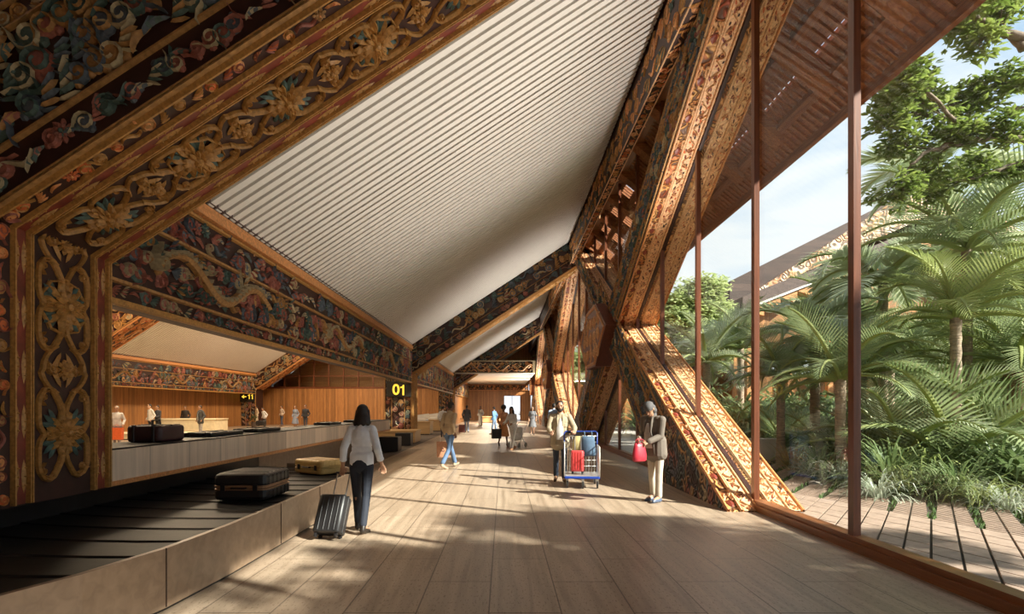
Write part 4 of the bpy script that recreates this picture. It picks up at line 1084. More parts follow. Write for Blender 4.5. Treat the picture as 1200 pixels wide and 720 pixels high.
# --- luggage trolley
TX, TY = px(682, 573)
def P2(x, y, z): return px(x, y, z)
tr = thing('luggage_trolley', 'wire sided luggage trolley with blue rim and grey deck', 'luggage trolley', (TX, TY, 0), R(-6))
w, d = .62, .60     # half sizes are w/2, d/2
M['blue'+'_paint'] = plain('blue_paint', (.015,.05,.30), .35)
b = MB(); b.bevbox(-.37, .37, -.02, .82, .20, .25, .03); b.build('deck_rim', M['blue_paint'], tr, False, False)
MB().bevbox(-.34, .34, .01, .79, .25, .262, .02).build('deck', M['grey_metal'], tr, False, False)
M['wire'] = plain('galvanised_wire', (.66,.64,.60), .4, .3)
def grid(a, b_, z0, z1, nv, nh, name='wire_side'):
    a, b_ = Vector(a), Vector(b_); m_ = MB()
    for i in range(nv+1):
        p = a.lerp(b_, i/nv); m_.cyl((p.x, p.y, z0), (p.x, p.y, z1), .006 if 0 < i < nv else .012, 6)
    for i in range(nh+1):
        z = z0+(z1-z0)*i/nh; m_.cyl((a.x, a.y, z), (b_.x, b_.y, z), .006 if 0 < i < nh else .012, 6)
    m_.build(name, M['wire'], tr, True, False)
grid((-.36, .0), (-.36, .80), .25, .92, 14, 5); grid((.36, .0), (.36, .80), .25, .86, 14, 5); grid((-.36, .80), (.36, .80), .25, 1.05, 12, 6)
b = MB(); b.tube([(-.36, .80, .25), (-.36, .80, 1.12), (-.33, .84, 1.15), (.33, .84, 1.15), (.36, .80, 1.12), (.36, .80, .25)], .016, 8); b.build('push_frame', M['blue_paint'], tr, True, False)
MB().capsule((-.30, .93, 1.12), (.30, .93, 1.12), .018, .018, 10).tube([(-.3, .84, 1.15), (-.3, .93, 1.12)], .012, 8).tube([(.3, .84, 1.15), (.3, .93, 1.12)], .012, 8).build('push_bar', M['blk'], tr, True, False)
for wx, wy in ((-.30, .08), (.32, .08), (-.30, .72), (.30, .72), (.02, -.0)):
    b = MB(); b.cyl((wx-.016, wy, .075), (wx+.016, wy, .075), .075, 18); wh = b.build('wheel', M['blk'], tr, False, False)
    b = MB(); b.cyl((wx-.019, wy, .075), (wx+.019, wy, .075), .035, 12); b.obox((wx, wy+.01, .155), (.026, 0, 0), (0, .02, 0), (0, 0, .045)); 
    b.obox((wx-.024, wy, .11), (.003, 0, 0), (0, .014, 0), (0, 0, .045)); b.obox((wx+.024, wy, .11), (.003, 0, 0), (0, .014, 0), (0, 0, .045)); b.build('caster_fork', M['steel'], wh, False, False)
c_, s__ = math.cos(R(-6)), math.sin(R(-6))
L2W = lambda x, y: (TX+x*c_-y*s__, TY+x*s__+y*c_)
lx, ly = L2W(-.08, .34)
trolley_case('red hard cabin case standing on the trolley deck behind the wires', (lx, ly, .265), R(-14), .27, .20, .50, M['red_case'], .32)
lx, ly = L2W(.16, .66)
t = thing('denim_bag', 'blue denim tote hanging inside the trolley beside the red case', 'bag', (lx, ly, .62), R(-6))
M['denim'] = plain('denim', (.07,.12,.19), .8)
b = MB(); V = []
for z, hw2, dd in ((0, .155, .03), (.06, .165, .055), (.2, .155, .06), (.34, .14, .045), (.44, .13, .02)):
    for a in range(16): an = 2*math.pi*a/16; V.append((hw2*math.cos(an), dd*math.sin(an)*(1+.2*math.sin(3*an)), z))
b.add(V, [(j_*16+a, j_*16+(a+1)%16, (j_+1)*16+(a+1)%16, (j_+1)*16+a) for j_ in range(4) for a in range(16)]+[tuple(range(16))[::-1], tuple(range(64, 80))]); b.build('bag_body', M['denim'], t, True, False)
for x_ in (-.08, .08): MB().tube([(x_, 0, .42), (x_, .0, .50), (x_, .16, .53)], .012, 6).build('strap', M['denim'], t, True, False)
lx, ly = L2W(-.06, .70)
t = thing('coat', 'pale yellow and grey coat hung over the back of the trolley', 'coat', (lx, ly, .66), R(-6))
b = MB(); V = []
for z, hw2, dd in ((0, .13, .02), (.2, .12, .03), (.42, .08, .035)):
    for a in range(14): an = 2*math.pi*a/14; V.append((hw2*math.cos(an)*(1+.06*math.sin(5*an)), dd*math.sin(an), z))
b.add(V, [(j_*14+a, j_*14+(a+1)%14, (j_+1)*14+(a+1)%14, (j_+1)*14+a) for j_ in range(2) for a in range(14)]+[tuple(range(14))[::-1], tuple(range(28, 42))]); b.build('cloth_folds', cloth((.45,.36,.16)), t, True, False)
# --- people farther away
def far(label, x, yf, heading, **k):
    X, Y = px(x, yf); return person(label, (X, Y), R(heading), **k)
WALK = ((.3, .05), (-.28, .3)); STEP = ((.15, .05), (-.15, .15)); ST = ((.03, .02), (-.03, .05))
far('person in light blue shirt walking away, behind the bearded trolley pusher', 649, 520, 0, H=1.84, top=(.45,.55,.72), bottom=(.2,.2,.22), legs=STEP, sleeve=.6, skin='mid', near=1)
far('person in grey dress walking beside the carved struts', 624, 510, 175, H=1.74, sex='f', top=(.16,.16,.17), bottom=None, skirt=(.50, (.17,.17,.18)), legs=WALK, hairstyle='long', sleeve=.3, near=1)
p, j = far('person in blue shirt and jeans seen in profile, in front of the white opening', 579, 510, 60, H=1.70, top=(.12,.24,.42), bottom=(.16,.22,.33), legs=STEP, near=1)
p, j = far('person in peach wrap and orange dress carrying a dark shopping bag', 590, 523, 200, H=1.76, sex='f', skin='dark', top=(.72,.36,.2), bottom=None, skirt=(.42, (.78,.34,.12)), legs=WALK, hairstyle='afro', near=1)
hw_ = j['w1']
paper_bag('dark shopping bag with brown panel held by the person in orange dress', (hw_.x-.12, hw_.y-.1, hw_.z-.62), R(15), .40, .16, .42, M['blk'], 'shopping_bag', True, M['blk'])
far('person all in white leaning over a stroller, in the bright end of the hall', 601, 528, 150, H=1.72, sex='f', top=(.78,.76,.74), bottom=(.74,.72,.70), legs=WALK, hairstyle='long', hands=((-.2, .4, .15), (.2, .4, .15)), lean=.15, near=1, shoes=(.4,.2,.1))
far('person in dark jacket and jeans with a rolling case, before the wooden back wall', 547, 507, -10, H=1.80, top=(.04,.045,.05), coat=(.045,.045,.05), inner=(.1,.1,.1), bottom=(.16,.2,.28), legs=ST, near=1)
far('person in long white robe before the wooden back wall', 563, 500, 150, H=1.78, robe=(.80,.78,.75), bottom=None, legs=ST, near=0)
far('person in pale orange dress near the bright doorway', 611, 492, 160, H=1.6, sex='f', top=(.75,.5,.3), bottom=None, skirt=(.3, (.8,.6,.45)), legs=ST, near=0)
far('person half hidden behind the one in beige sweater, in white top', 519, 513, -20, H=1.74, top=(.7,.7,.7), bottom=(.05,.05,.07), legs=ST, near=0)
# side hall, left to right along the far wall
far('elderly person in white shirt holding an orange bag, beside the lotus column', 137, 524, 200, H=1.72, top=(.62,.60,.58), bottom=(.3,.3,.32), legs=ST, hands=(None, (.18, .25, .0)), hair=(.35,.3,.26), near=1)
far('person in white shirt and black trousers beside the black trolley case', 176, 513, 150, H=1.84, top=(.66,.64,.62), bottom=(.02,.02,.022), legs=STEP, skin='light', near=1)
far('person with a dark jacket over the arm, standing just behind one in white shirt', 185, 511, 160, H=1.78, top=(.05,.05,.06), bottom=(.02,.02,.02), legs=ST, near=0, hands=((-.1, .25, .15), (.2, .2, .1)))
far('person in dark suit behind the glowing counter', 217, 508, 190, H=1.76, top=(.05,.04,.035), bottom=(.03,.03,.03), legs=ST, near=0)
far('person in dark jacket and pale grey trousers beside the end of the glowing counter', 235, 512, 150, H=1.78, top=(.07,.065,.06), coat=(.07,.07,.07), inner=(.3,.3,.3), bottom=(.36,.34,.32), legs=ST, hairstyle='short', near=1)
far('person in black suit near the 11 sign column', 278, 499, 180, H=1.85, top=(.03,.03,.032), bottom=(.03,.03,.032), legs=ST, near=0)
far('person in cream outfit just past the 11 sign column', 301, 500, 120, H=1.80, top=(.72,.6,.42), bottom=(.7,.58,.42), legs=STEP, near=0)
far('person in white shirt bending over a black bag on the ledge', 310, 504, 150, H=1.66, top=(.66,.66,.66), bottom=(.1,.1,.1), legs=ST, hairstyle='short', lean=.2, near=0)
far('person in beige top and dark jeans, alone before the boarded wall', 330, 500, 150, H=1.82, sex='f', top=(.5,.4,.32), bottom=(.06,.08,.13), legs=STEP, near=0)
far('person in blue-grey dress with brown hair, in the group by the ledge', 346, 504, 170, H=1.80, sex='f', top=(.22,.25,.32), bottom=None, skirt=(.45, (.22,.25,.33)), hairstyle='long', hair=(.15,.07,.03), legs=ST, near=0)
far('person all in black, largest of the group by the ledge', 358, 504, 170, H=1.85, top=(.025,.025,.03), bottom=(.03,.04,.06), legs=ST, near=0, build=1.15)
far('person in white with crossed strap, before the boarded wall', 369, 497, 180, H=1.84, sex='f', top=(.75,.7,.62), bottom=(.72,.66,.58), legs=ST, near=0)
far('person in patterned grey outfit, before the boarded wall', 395, 494, 180, H=1.72, top=(.3,.28,.24), bottom=(.3,.28,.26), legs=ST, near=0)
far('person in grey-green shirt and black trousers, next to the patterned outfit', 407, 497, 180, H=1.80, top=(.28,.27,.2), bottom=(.02,.02,.02), legs=ST, near=0)
far('person in white top partly behind the one in white blouse', 416, 496, 180, H=1.66, top=(.7,.68,.6), bottom=(.3,.28,.25), legs=ST, near=0)
# their luggage
X, Y = px(142, 524); paper_bag('orange carrier bag held by the elderly person in white shirt', (X+.05, Y-.35, .33), R(10), .46, .2, .50, plain('orange_bag', (.72,.13,.03), .6), 'carrier_bag', False, plain('orange_cord', (.6,.1,.03)))
X, Y = px(159, 515); trolley_case('small black trolley case tipped over beside one in white shirt', (X, Y, 0.03), R(20), .42, .26, .5, M['case_black'], .25, R(-30))
X, Y = px(543, 508); trolley_case('dark red rolling case beside the person in dark jacket and jeans', (X-.1, Y+.1, 0), 0, .42, .26, .55, plain('dark_red_case', (.12,.03,.025)), .4)
X, Y = px(310, 504); soft_bag('black duffel bag at the person bending in white shirt', (X, Y-.6, .35), 0, .7, .4, .35, M['blk'], M['case_black'])
# stroller
X, Y = px(606, 524)
t = thing('stroller', 'pale stroller with thin frame in the bright end of the hall', 'stroller', (X, Y-.2, 0), R(150))
for sx in (-1, 1):
    for sy in (-1, 1): b = MB(); b.cyl((sx*.25-.015, sy*.3, .1), (sx*.25+.015, sy*.3, .1), .1, 14); b.build('wheel', M['grey_metal'], t, False, False)
b = MB()
for sx in (-1, 1): b.tube([(sx*.25, .3, .1), (sx*.23, -.1, .6), (sx*.22, -.5, 1.02)], .014, 6); b.tube([(sx*.25, -.3, .1), (sx*.23, .05, .5)], .014, 6)
b.tube([(-.22, -.5, 1.02), (.22, -.5, 1.02)], .018, 8); b.build('frame', M['steel'], t, True, False)
MB().capsule((0, -.1, .45), (0, .25, .42), .17, .15, 12).capsule((0, -.12, .5), (0, -.22, .75), .16, .13, 12).build('seat', cloth((.7,.66,.6)), t, True, False)
# ------------------------------------------------------------------ black cubes, wooden counters by the 01 column
def cube_seat(label, x, yf, s_, lab2=None):
    X, Y = px(x, yf); t = thing('stool', label, 'stool', (X, Y+s_/2, 0), 0, 'black cube stools by the dark floor strip')
    MB().bevbox(-s_/2, s_/2, -s_/2, s_/2, .03, .56, .03).build('seat_block', M['case_black'], t, False, False)
    MB().box(-s_/2+.04, s_/2-.04, -s_/2+.04, s_/2-.04, 0, .035).build('plinth', M['dark_stone'], t, False, False)
cube_seat('black cube stool close behind the person in white blouse', 455, 530, .74); cube_seat('black cube stool in front of the 01 column', 472, 523, .68)
def counter(label, x0, y0, x1, y1, h, mat, name='counter', th=.05, cat='counter'):
    t = thing(name, label, cat, ((x0+x1)/2, (y0+y1)/2, 0))
    MB().bevbox(x0+.04, x1-.04, y0+.04, y1-.04, .06, h-th, .02).build('base', mat, t)
    MB().bevbox(x0, x1, y0, y1, h-th, h, .03).build('top', mat, t)
    MB().box(x0+.08, x1-.08, y0+.08, y1-.08, 0, .06).build('plinth', M['dark_stone'], t)
    return t
M['counter_wood'] = wood('counter_wood', (.56,.36,.17), (.44,.27,.12), 'X', .45)
counter('long low wooden bench running past the 01 column', -7.2, 25.2, -4.05, 27.0, .62, M['counter_wood'], 'bench', .1, 'bench')
counter('white check desk beside the person in white blouse, in front of the wooden wall', -6.6, 22.9, -5.5, 24.2, 1.05, M['plaster'], 'desk', .05, 'desk')
t = thing('screen_arm', 'slanted wooden board standing on the white check desk', 'board', (-5.9, 23.3, 1.05)); b = MB(); b.obox((-5.9, 23.3, 1.28), (.18, 0, .21), (.02, 0, -.02), (0, .03, 0)); b.build('arm', M['counter_wood'], t)
for i, (x, yf, lab) in enumerate(((493, 510, 'wooden baggage box with white tray just past the 01 column'), (508, 506, 'second wooden baggage box with white tray, nearer the third column'))):
    X, Y = px(x, yf); t = counter(lab, X-.6, Y, X+.6, Y+1.6, .82, M['counter_wood'], 'baggage_box', .06, 'counter')
    u = thing('tray', ['white tray with folded lid on the wooden box just past the 01 column', 'white tray with bent arm on the second wooden box'][i], 'tray', (X, Y+.5, .82))
    MB().bevbox(X-.45, X+.35, Y+.2, Y+1.0, .82, .98, .05).build('tray_shell', M['plaster'], u)
    b = MB(); b.obox((X, Y+.9, 1.12), (.4, 0, .05), (0, .03, 0), (-.02, 0, .14)); b.build('lid', M['plaster'], u)
b = counter('wooden bench before the back wall, under the balcony', -2.6, 60.0, .6, 61.5, .7, M['counter_wood'], 'bench', .1, 'bench')
# glowing counters in the side hall
M['warm_lit'] = M['cream_glow']
counter('long pale glowing counter in the side hall, in front of the person in dark suit', -21.5, 33.0, -17.4, 34.6, 1.0, M['cream_glow'], 'counter')
counter('low pale carousel curb in the side hall, in front of the long counter', -21.0, 28.2, -13.4, 30.2, .34, M['cream_glow'], 'carousel_curb', .05, 'curb')
counter('low pale bench before the boarded wall of the side hall', -11.8, 42.0, -7.8, 43.4, .5, M['cream_glow'], 'bench', .1, 'bench')
t = thing('potted_plant', 'small dark planter with flowers before the painted outer column', 'plant', (-21, 46, 0))
MB().lathe([(.2, 0), (.28, .45), (.25, .45)], (-21, 46, 0), 14).build('pot', M['dark_stone'], t)
b = MB(); rr = random.Random(3)
for i in range(60):
    a = rr.random()*6.28; e = rr.random()*1.4; b.obox((-21+.3*math.cos(a)*math.cos(e), 46+.3*math.sin(a)*math.cos(e), .6+.4*math.sin(e)), (.06, 0, .02), (0, .06, .02), (0, 0, .005))
b.build('foliage', plain('dark_leaf', (.05,.09,.03)), t)
# ------------------------------------------------------------------ terrace of slabs with grass joints
M['slab'] = mottled('terrace_slab', (.36,.26,.20), .6, 0, .22, 2.5, .15, stretch=(3,3,1))
M['joint'] = mottled('terrace_joint', (.055,.045,.03), .8, 0, .3, 10, .1)
M['soil'] = mottled('garden_soil', (.10,.085,.045), .9, 0, .4, 2, .4)
M['turf'] = mottled('joint_grass', (.07,.13,.03), .8, 0, .4, 12, .5)
M['pathway'] = mottled('pale_path', (.50,.46,.42), .6, 0, .12, 1.5, .1)
d1, d2 = Vector((.617, .787)), Vector((-.284, .959))
def clipx(poly, x0):
    out = []
    for i, p in enumerate(poly):
        q = poly[(i+1) % len(poly)]
        if p.x >= x0: out.append(p)
        if (p.x-x0)*(q.x-x0) < 0: t = (x0-p.x)/(q.x-p.x); out.append(p.lerp(q, t))
    return out
b = MB(); bb = .333
gr = MB(); rr = random.Random(8)
for ib in range(-34, 30):
    b0 = ib*bb; gap = .012 if ib % 2 else .022
    a = -6.0
    while a < 19:
        narrow = a >= 10.1; st = .155 if narrow else .5; g2 = .032 if narrow else .014
        wl = wr = gap
        if narrow and ib % 2 == 0: wl = min(.10, .04+.03*(a-10))
        if narrow and ib % 2 == 1: wr = min(.10, .04+.03*(a-10))
        cs = [d1*(a+g2)+d2*(b0+wl), d1*(a+st-g2)+d2*(b0+wl), d1*(a+st-g2)+d2*(b0+bb-wr), d1*(a+g2)+d2*(b0+bb-wr)]
        cs = clipx(cs, 4.36); a += st
        if len(cs) < 3 or cs[0].x > 16 or cs[0].y > 19 or cs[0].y < -6: continue
        n = len(cs); b.add([(p.x, p.y, -.05) for p in cs]+[(p.x, p.y, -.005) for p in cs], [tuple(range(n, 2*n))]+[(i, (i+1) % n, n+(i+1) % n, n+i) for i in range(n)])
        if narrow and ib % 2 == 0 and cs[0].x < 12:
            for q in range(3):
                p = d1*(a-st*rr.random())+d2*(b0+(rr.random()-.5)*.12); h = .03+.04*rr.random(); an = rr.random()*3.14; dx, dy = math.cos(an)*.03, math.sin(an)*.03
                if p.x > 4.45: gr.add([(p.x-dx, p.y-dy, -.03), (p.x+dx, p.y+dy, -.03), (p.x+dy*.6, p.y-dx*.6, h)], [(0, 1, 2)])
struct('ground_terrace_slabs', b, M['slab'])
tag(gr.build('joint_grass', M['turf']), 'short grass growing in the wedge joints of the terrace', 'grass', kind='stuff')
struct('ground_terrace_bed', MB().box(4.34, 17, -8, 19, -.14, -.035), M['joint'])
b = MB(); b.box(4.34, 140, -40, 160, -.3, -.12); struct('ground_garden', b, M['soil'])
b = MB(); b.box(4.4, 9.5, 19.2, 60, -.1, -.03); struct('ground_path', b, M['pathway'])
# ------------------------------------------------------------------ plants
def leaf_mat(name, c, c2, trans=.35, rough=.45):
    m = bpy.data.materials.new(name); m.use_nodes = True; nt = m.node_tree; nt.nodes.clear()
    out = nt.nodes.new('ShaderNodeOutputMaterial'); pb = nt.nodes.new('ShaderNodeBsdfPrincipled'); tl = nt.nodes.new('ShaderNodeBsdfTranslucent'); mx = nt.nodes.new('ShaderNodeMixShader'); mx.inputs[0].default_value = trans
    mp = coords(nt); n = N(nt, 'ShaderNodeTexNoise'); n.inputs['Scale'].default_value = 2.2; nt.links.new(mp.outputs[0], n.inputs['Vector'])
    r = ramp(nt, [(.35, c), (.65, c2)]); nt.links.new(n.outputs[0], r.inputs[0]); nt.links.new(r.outputs[0], pb.inputs['Base Color']); nt.links.new(r.outputs[0], tl.inputs[0]); pb.inputs['Roughness'].default_value = rough
    nt.links.new(pb.outputs[0], mx.inputs[1]); nt.links.new(tl.outputs[0], mx.inputs[2]); nt.links.new(mx.outputs[0], out.inputs[0]); return m
M['palm'] = leaf_mat('palm_leaf', (.19,.26,.11), (.34,.40,.20)); M['palm2'] = leaf_mat('palm_leaf_silver', (.36,.42,.25), (.52,.57,.37)); M['palm3'] = leaf_mat('palm_leaf_yellow', (.30,.37,.11), (.46,.5,.2))
M['tree_leaf'] = leaf_mat('tree_leaf', (.14,.21,.04), (.29,.36,.09), .45); M['tree_pale'] = leaf_mat('tree_leaf_pale', (.40,.48,.2), (.55,.6,.3), .4)
M['bush'] = leaf_mat('bush_leaf', (.14,.21,.08), (.28,.34,.15)); M['bush2'] = leaf_mat('bush_leaf_grey', (.32,.37,.27), (.48,.52,.4)); M['ochre_leaf'] = leaf_mat('ochre_leaf', (.42,.24,.07), (.55,.38,.14))
M['bark'] = mottled('bark', (.20,.15,.11), .9, 0, .35, 9, .8, stretch=(1,1,.4)); M['palm_bark'] = mottled('palm_bark', (.36,.27,.19), .9, 0, .35, 6, .8, stretch=(1,1,6), bd=.03)
M['rough_bark'] = mottled('rough_palm_bark', (.33,.20,.12), .95, 0, .5, 7, 1.0, stretch=(1,1,5), bd=.05)
M['coconut'] = plain('coconut_green', (.25,.32,.10), .45)
def frond_mesh(seed, L, el0, droop, nl, leafL, w, mat, hang=.5, nseg=3, name='frond'):
    """feather frond: arched midrib with two rows of narrow leaflets, leaving the origin towards +X"""
    rr = random.Random(seed); P = []; a = el0; p = Vector((0, 0, 0)); n = 14
    for i in range(n+1):
        P.append(p.copy()); a -= droop/n*(.5+1.1*i/n); p = p+Vector((math.cos(a), 0, math.sin(a)))*(L/n)
    b = MB(); b.tube(P, [.028*(1-.85*i/n)+.004 for i in range(n+1)], 5, 0)
    for i in range(nl):
        t = .14+.86*i/(nl-1); f = t*n; k = min(n-1, int(f)); q = P[k].lerp(P[k+1], f-k); d = (P[k+1]-P[k]).normalized(); up_ = Vector((0, 1, 0)).cross(d); up_ = -up_ if up_.z < 0 else up_
        l = leafL*(math.sin(math.pi*(.12+.85*t))**.7)*(.85+.3*rr.random())
        for s_ in (-1, 1):
            dr = (d*(.45+.6*t)+Vector((0, s_, 0))*(1.0-.35*t)+up_*.22).normalized(); pts = []; c = q.copy(); v = dr.copy()
            for j in range(nseg+1):
                pts.append(c.copy()); v = (v+Vector((0, 0, -hang*(.35+.3*rr.random())*(j+.6)/nseg))).normalized(); c = c+v*l/nseg
            wd = d*w; V = []
            for j, c in enumerate(pts):
                ww = wd*(.7 if j == 0 else 1.0 if j < nseg*.6 else .75)*(0 if j == nseg else 1)
                V += [tuple(c-ww), tuple(c+ww)]
            b.add(V, [(2*j, 2*j+1, 2*j+3, 2*j+2) for j in range(nseg)], 1)
    return b.mesh(name, [M['palm3'], mat])
FR = {}
for key, mt in (('g', 'palm'), ('s', 'palm2'), ('y', 'palm3')):
    FR[key] = [frond_mesh(10+i, 1.0, R(e), R(dr), 32, .29, .0088, M[mt], hg) for i, (e, dr, hg) in enumerate(((76, 62, .18), (58, 85, .25), (32, 85, .3), (8, 62, .4)))]
    FR[key+'f'] = [frond_mesh(30+i, 1.0, R(e), R(dr), 70, .33, .013, M[mt], hg) for i, (e, dr, hg) in enumerate(((65, 90, .3), (45, 110, .35), (20, 90, .4), (0, 60, .5)))]
palm_i = 0
def palm(label, x, y, h, L, key='g', nf=18, r=.16, lean=(0, 0), seed=0, coco=0, bark='palm_bark', group=None, z0=-.12, minel=0):
    global palm_i
    rr = random.Random(seed*7+3); t = thing('palm_tree', label, 'palm tree', (x, y, z0), 0, group)
    top = Vector((lean[0], lean[1], h))
    if h > .3:
        n = 12; P = []; rad = []
        for i in range(n*2+1):
            q = i/(n*2); P.append((lean[0]*q*q, lean[1]*q*q, h*q)); rad.append(r*(1.25-.35*min(1, q*3))*(1.07 if i % 2 else .95))
        MB().tube(P, rad, 12).build('trunk', M[bark], t, True, False)
    for i in range(nf):
        lv = min(3, int(i*4/nf)) if not minel else min(2, int(i*3/nf)); me = FR[key][lv]
        o = bpy.data.objects.new('frond', me); COL.objects.link(o); o.parent = t; o.location = top
        az = i*2.39996+rr.random()*.5; s_ = L*(.82+.3*rr.random()); o.scale = (s_, s_*(.85+.3*rr.random()), s_); o.rotation_euler = (R(rr.uniform(-16, 16)), R(rr.uniform(-8, 8)), az)
    for i in range(coco):
        a = i*2.1; q = top+Vector((math.cos(a)*.26, math.sin(a)*.26-.1, -.3-.1*(i % 2))); b = MB(); b.ell(q, (.13, .13, .16), 12, 8); b.build('coconut', M['coconut'], t, True, False)
    return t
def at(x, y_, Y):
    s = 640/Y; return ((x-590)/s, Y, 1.68+(478-y_)/s)
def palm_at(label, x, yc, Y, L, **k):
    X, _, Z = at(x, yc, Y); return palm(label, X, Y, Z+.12, L, **k)
palm_at('tall coconut palm with a cluster of green nuts under its crown', 1133, 292, 14, 3.1, key='g', nf=22, r=.13, coco=6, seed=1)
palm_at('palm with yellowish-green fronds, crown just below the coconut palm', 1120, 372, 12.5, 2.3, key='y', nf=18, r=.12, seed=2)
palm_at('palm with thick rough brown trunk at the edge of the view', 1192, 428, 13.5, 2.6, key='g', nf=22, r=.30, seed=3, bark='rough_bark')
palm_at('silvery palm with arching fronds between coconut palm and tall mullion', 1035, 330, 18, 3.3, key='sf', nf=16, r=.15, seed=4)
palm_at('slim palm standing before the boarded pavilion, second from the tall mullion', 1080, 428, 20, 2.6, key='g', nf=18, r=.20, seed=5)
palm_at('slim palm standing before the boarded pavilion, closest to the tall mullion', 1042, 425, 22, 2.6, key='g', nf=18, r=.20, seed=6)
palm_at('slim pale palm before the pavilion, beside the rough trunked palm', 1123, 430, 19, 2.6, key='s', nf=18, r=.20, seed=7)
palm_at('broad silver-green palm in the pane between the two tall mullions', 955, 402, 17, 2.5, key='sf', nf=18, r=.16, seed=8)
palm_at('dark green low palm in front of the silver-green one', 985, 445, 13, 2.2, key='g', nf=18, r=.13, seed=9)
palm_at('small dark palm by the foot of the lit strut, behind the mullion', 915, 440, 16, 2.0, key='g', nf=18, r=.13, seed=10)
palm_at('pale palm behind the lit strut, under the round crowned tree', 828, 425, 24, 3.2, key='s', nf=18, r=.17, seed=11)
palm_at('palm with drooping fronds in front of the orange roof valley', 868, 408, 27, 3.4, key='g', nf=16, r=.17, seed=12)
palm_at('tall silvery fan-like palm behind the leafy branches', 1098, 205, 21, 3.0, key='sf', nf=16, r=.15, seed=13)
palm_at('palm partly in view behind the rough trunked palm', 1215, 345, 15, 3.4, key='g', nf=20, r=.15, seed=14)
palm_at('young palm low before the pavilion boards', 1010, 440, 15, 2.3, key='g', nf=18, r=.12, seed=15)
palm_at('bushy dark palm behind the silver-green palm', 1000, 385, 26, 3.6, key='g', nf=20, r=.2, seed=16)
palm_at('young palm spreading low between the slim trunks', 1150, 440, 15.5, 2.4, key='y', nf=16, r=.12, seed=17)
for lab, x, yb, L, k, sd in (('trunkless palm spreading from the ground in front of the pale trunk', 1092, 560, 2.3, 'g', 31), ('trunkless palm with yellowish fronds low beside the rough trunk', 1160, 566, 2.2, 'y', 32),
    ('large trunkless palm with tall upright fronds, in the middle of the big pane', 1118, 570, 3.3, 'g', 37), ('large trunkless palm between the slim trunks and the tall mullion', 1058, 566, 3.0, 's', 38), ('large trunkless palm at the edge of the view, before the rough trunk', 1195, 572, 3.2, 'g', 39),
    ('trunkless dark palm rising just beside the tall mullion', 1025, 556, 2.1, 'g', 33), ('trunkless silvery palm low in the narrower pane', 968, 548, 2.0, 's', 34), ('trunkless palm close behind the spiky ochre plant', 918, 535, 2.3, 'g', 35), ('trunkless green palm behind the end of the lit strut', 858, 528, 2.6, 'g', 36)):
    X, Y = px(x, yb, -.12); palm(lab, X, Y, .15, L, k, 16, .12, seed=sd, minel=1)
# branching trees with separate leaves
def leaf_cluster(b, p, size, rr, n=7, mi=1, flat=.5):
    for k in range(n):
        a = rr.random()*6.28; e = (rr.random()-.45)*flat*2; d = Vector((math.cos(a)*math.cos(e), math.sin(a)*math.cos(e), math.sin(e)))
        s_ = Vector((-math.sin(a), math.cos(a), rr.uniform(-.4, .4))).normalized()*size*.24; c = p+d*size*.25; L_ = size*(.8+.5*rr.random())
        up_ = Vector((0, 0, -L_*.1))
        b.add([tuple(c), tuple(c+d*L_*.5+s_), tuple(c+d*L_+up_), tuple(c+d*L_*.5-s_), tuple(c+d*L_*.5+Vector((0, 0, L_*.06)))], [(0, 4, 1), (0, 3, 4), (4, 2, 1), (3, 2, 4)], mi)
def branch(bw, bl, p, d, L, r, depth, rr, size, spread=.7, flat=0.0, n=7, dens=1.0):
    P = [p.copy()]; c = p.copy(); v = d.normalized(); ns = 4
    for i in range(ns):
        v = (v+Vector((rr.uniform(-1, 1), rr.uniform(-1, 1), rr.uniform(-1, 1)*(1-flat)))*.22).normalized(); c = c+v*L/ns; P.append(c.copy())
    bw.tube(P, [r*(1-.45*i/ns) for i in range(ns+1)], 6 if r > .03 else 4, 0, cap=False)
    if depth <= 1:
        for i in range(1, ns+1):
            for q in range(2 if dens >= 1 else (1 if rr.random() < dens*2 else 0)): leaf_cluster(bl, P[i]+Vector((rr.uniform(-1, 1), rr.uniform(-1, 1), rr.uniform(-.6, .6)))*size*1.2, size, rr, n, 0)
    if depth > 0:
        for i in range(2, ns+1):
            for q in range(2 if i < ns else 1):
                a = Vector((rr.uniform(-1, 1), rr.uniform(-1, 1), rr.uniform(-.8, .8)*(1-flat))).normalized()
                branch(bw, bl, P[i], (v+a*spread), L*rr.uniform(.55, .75), r*.5, depth-1, rr, size, spread, flat, n, dens)
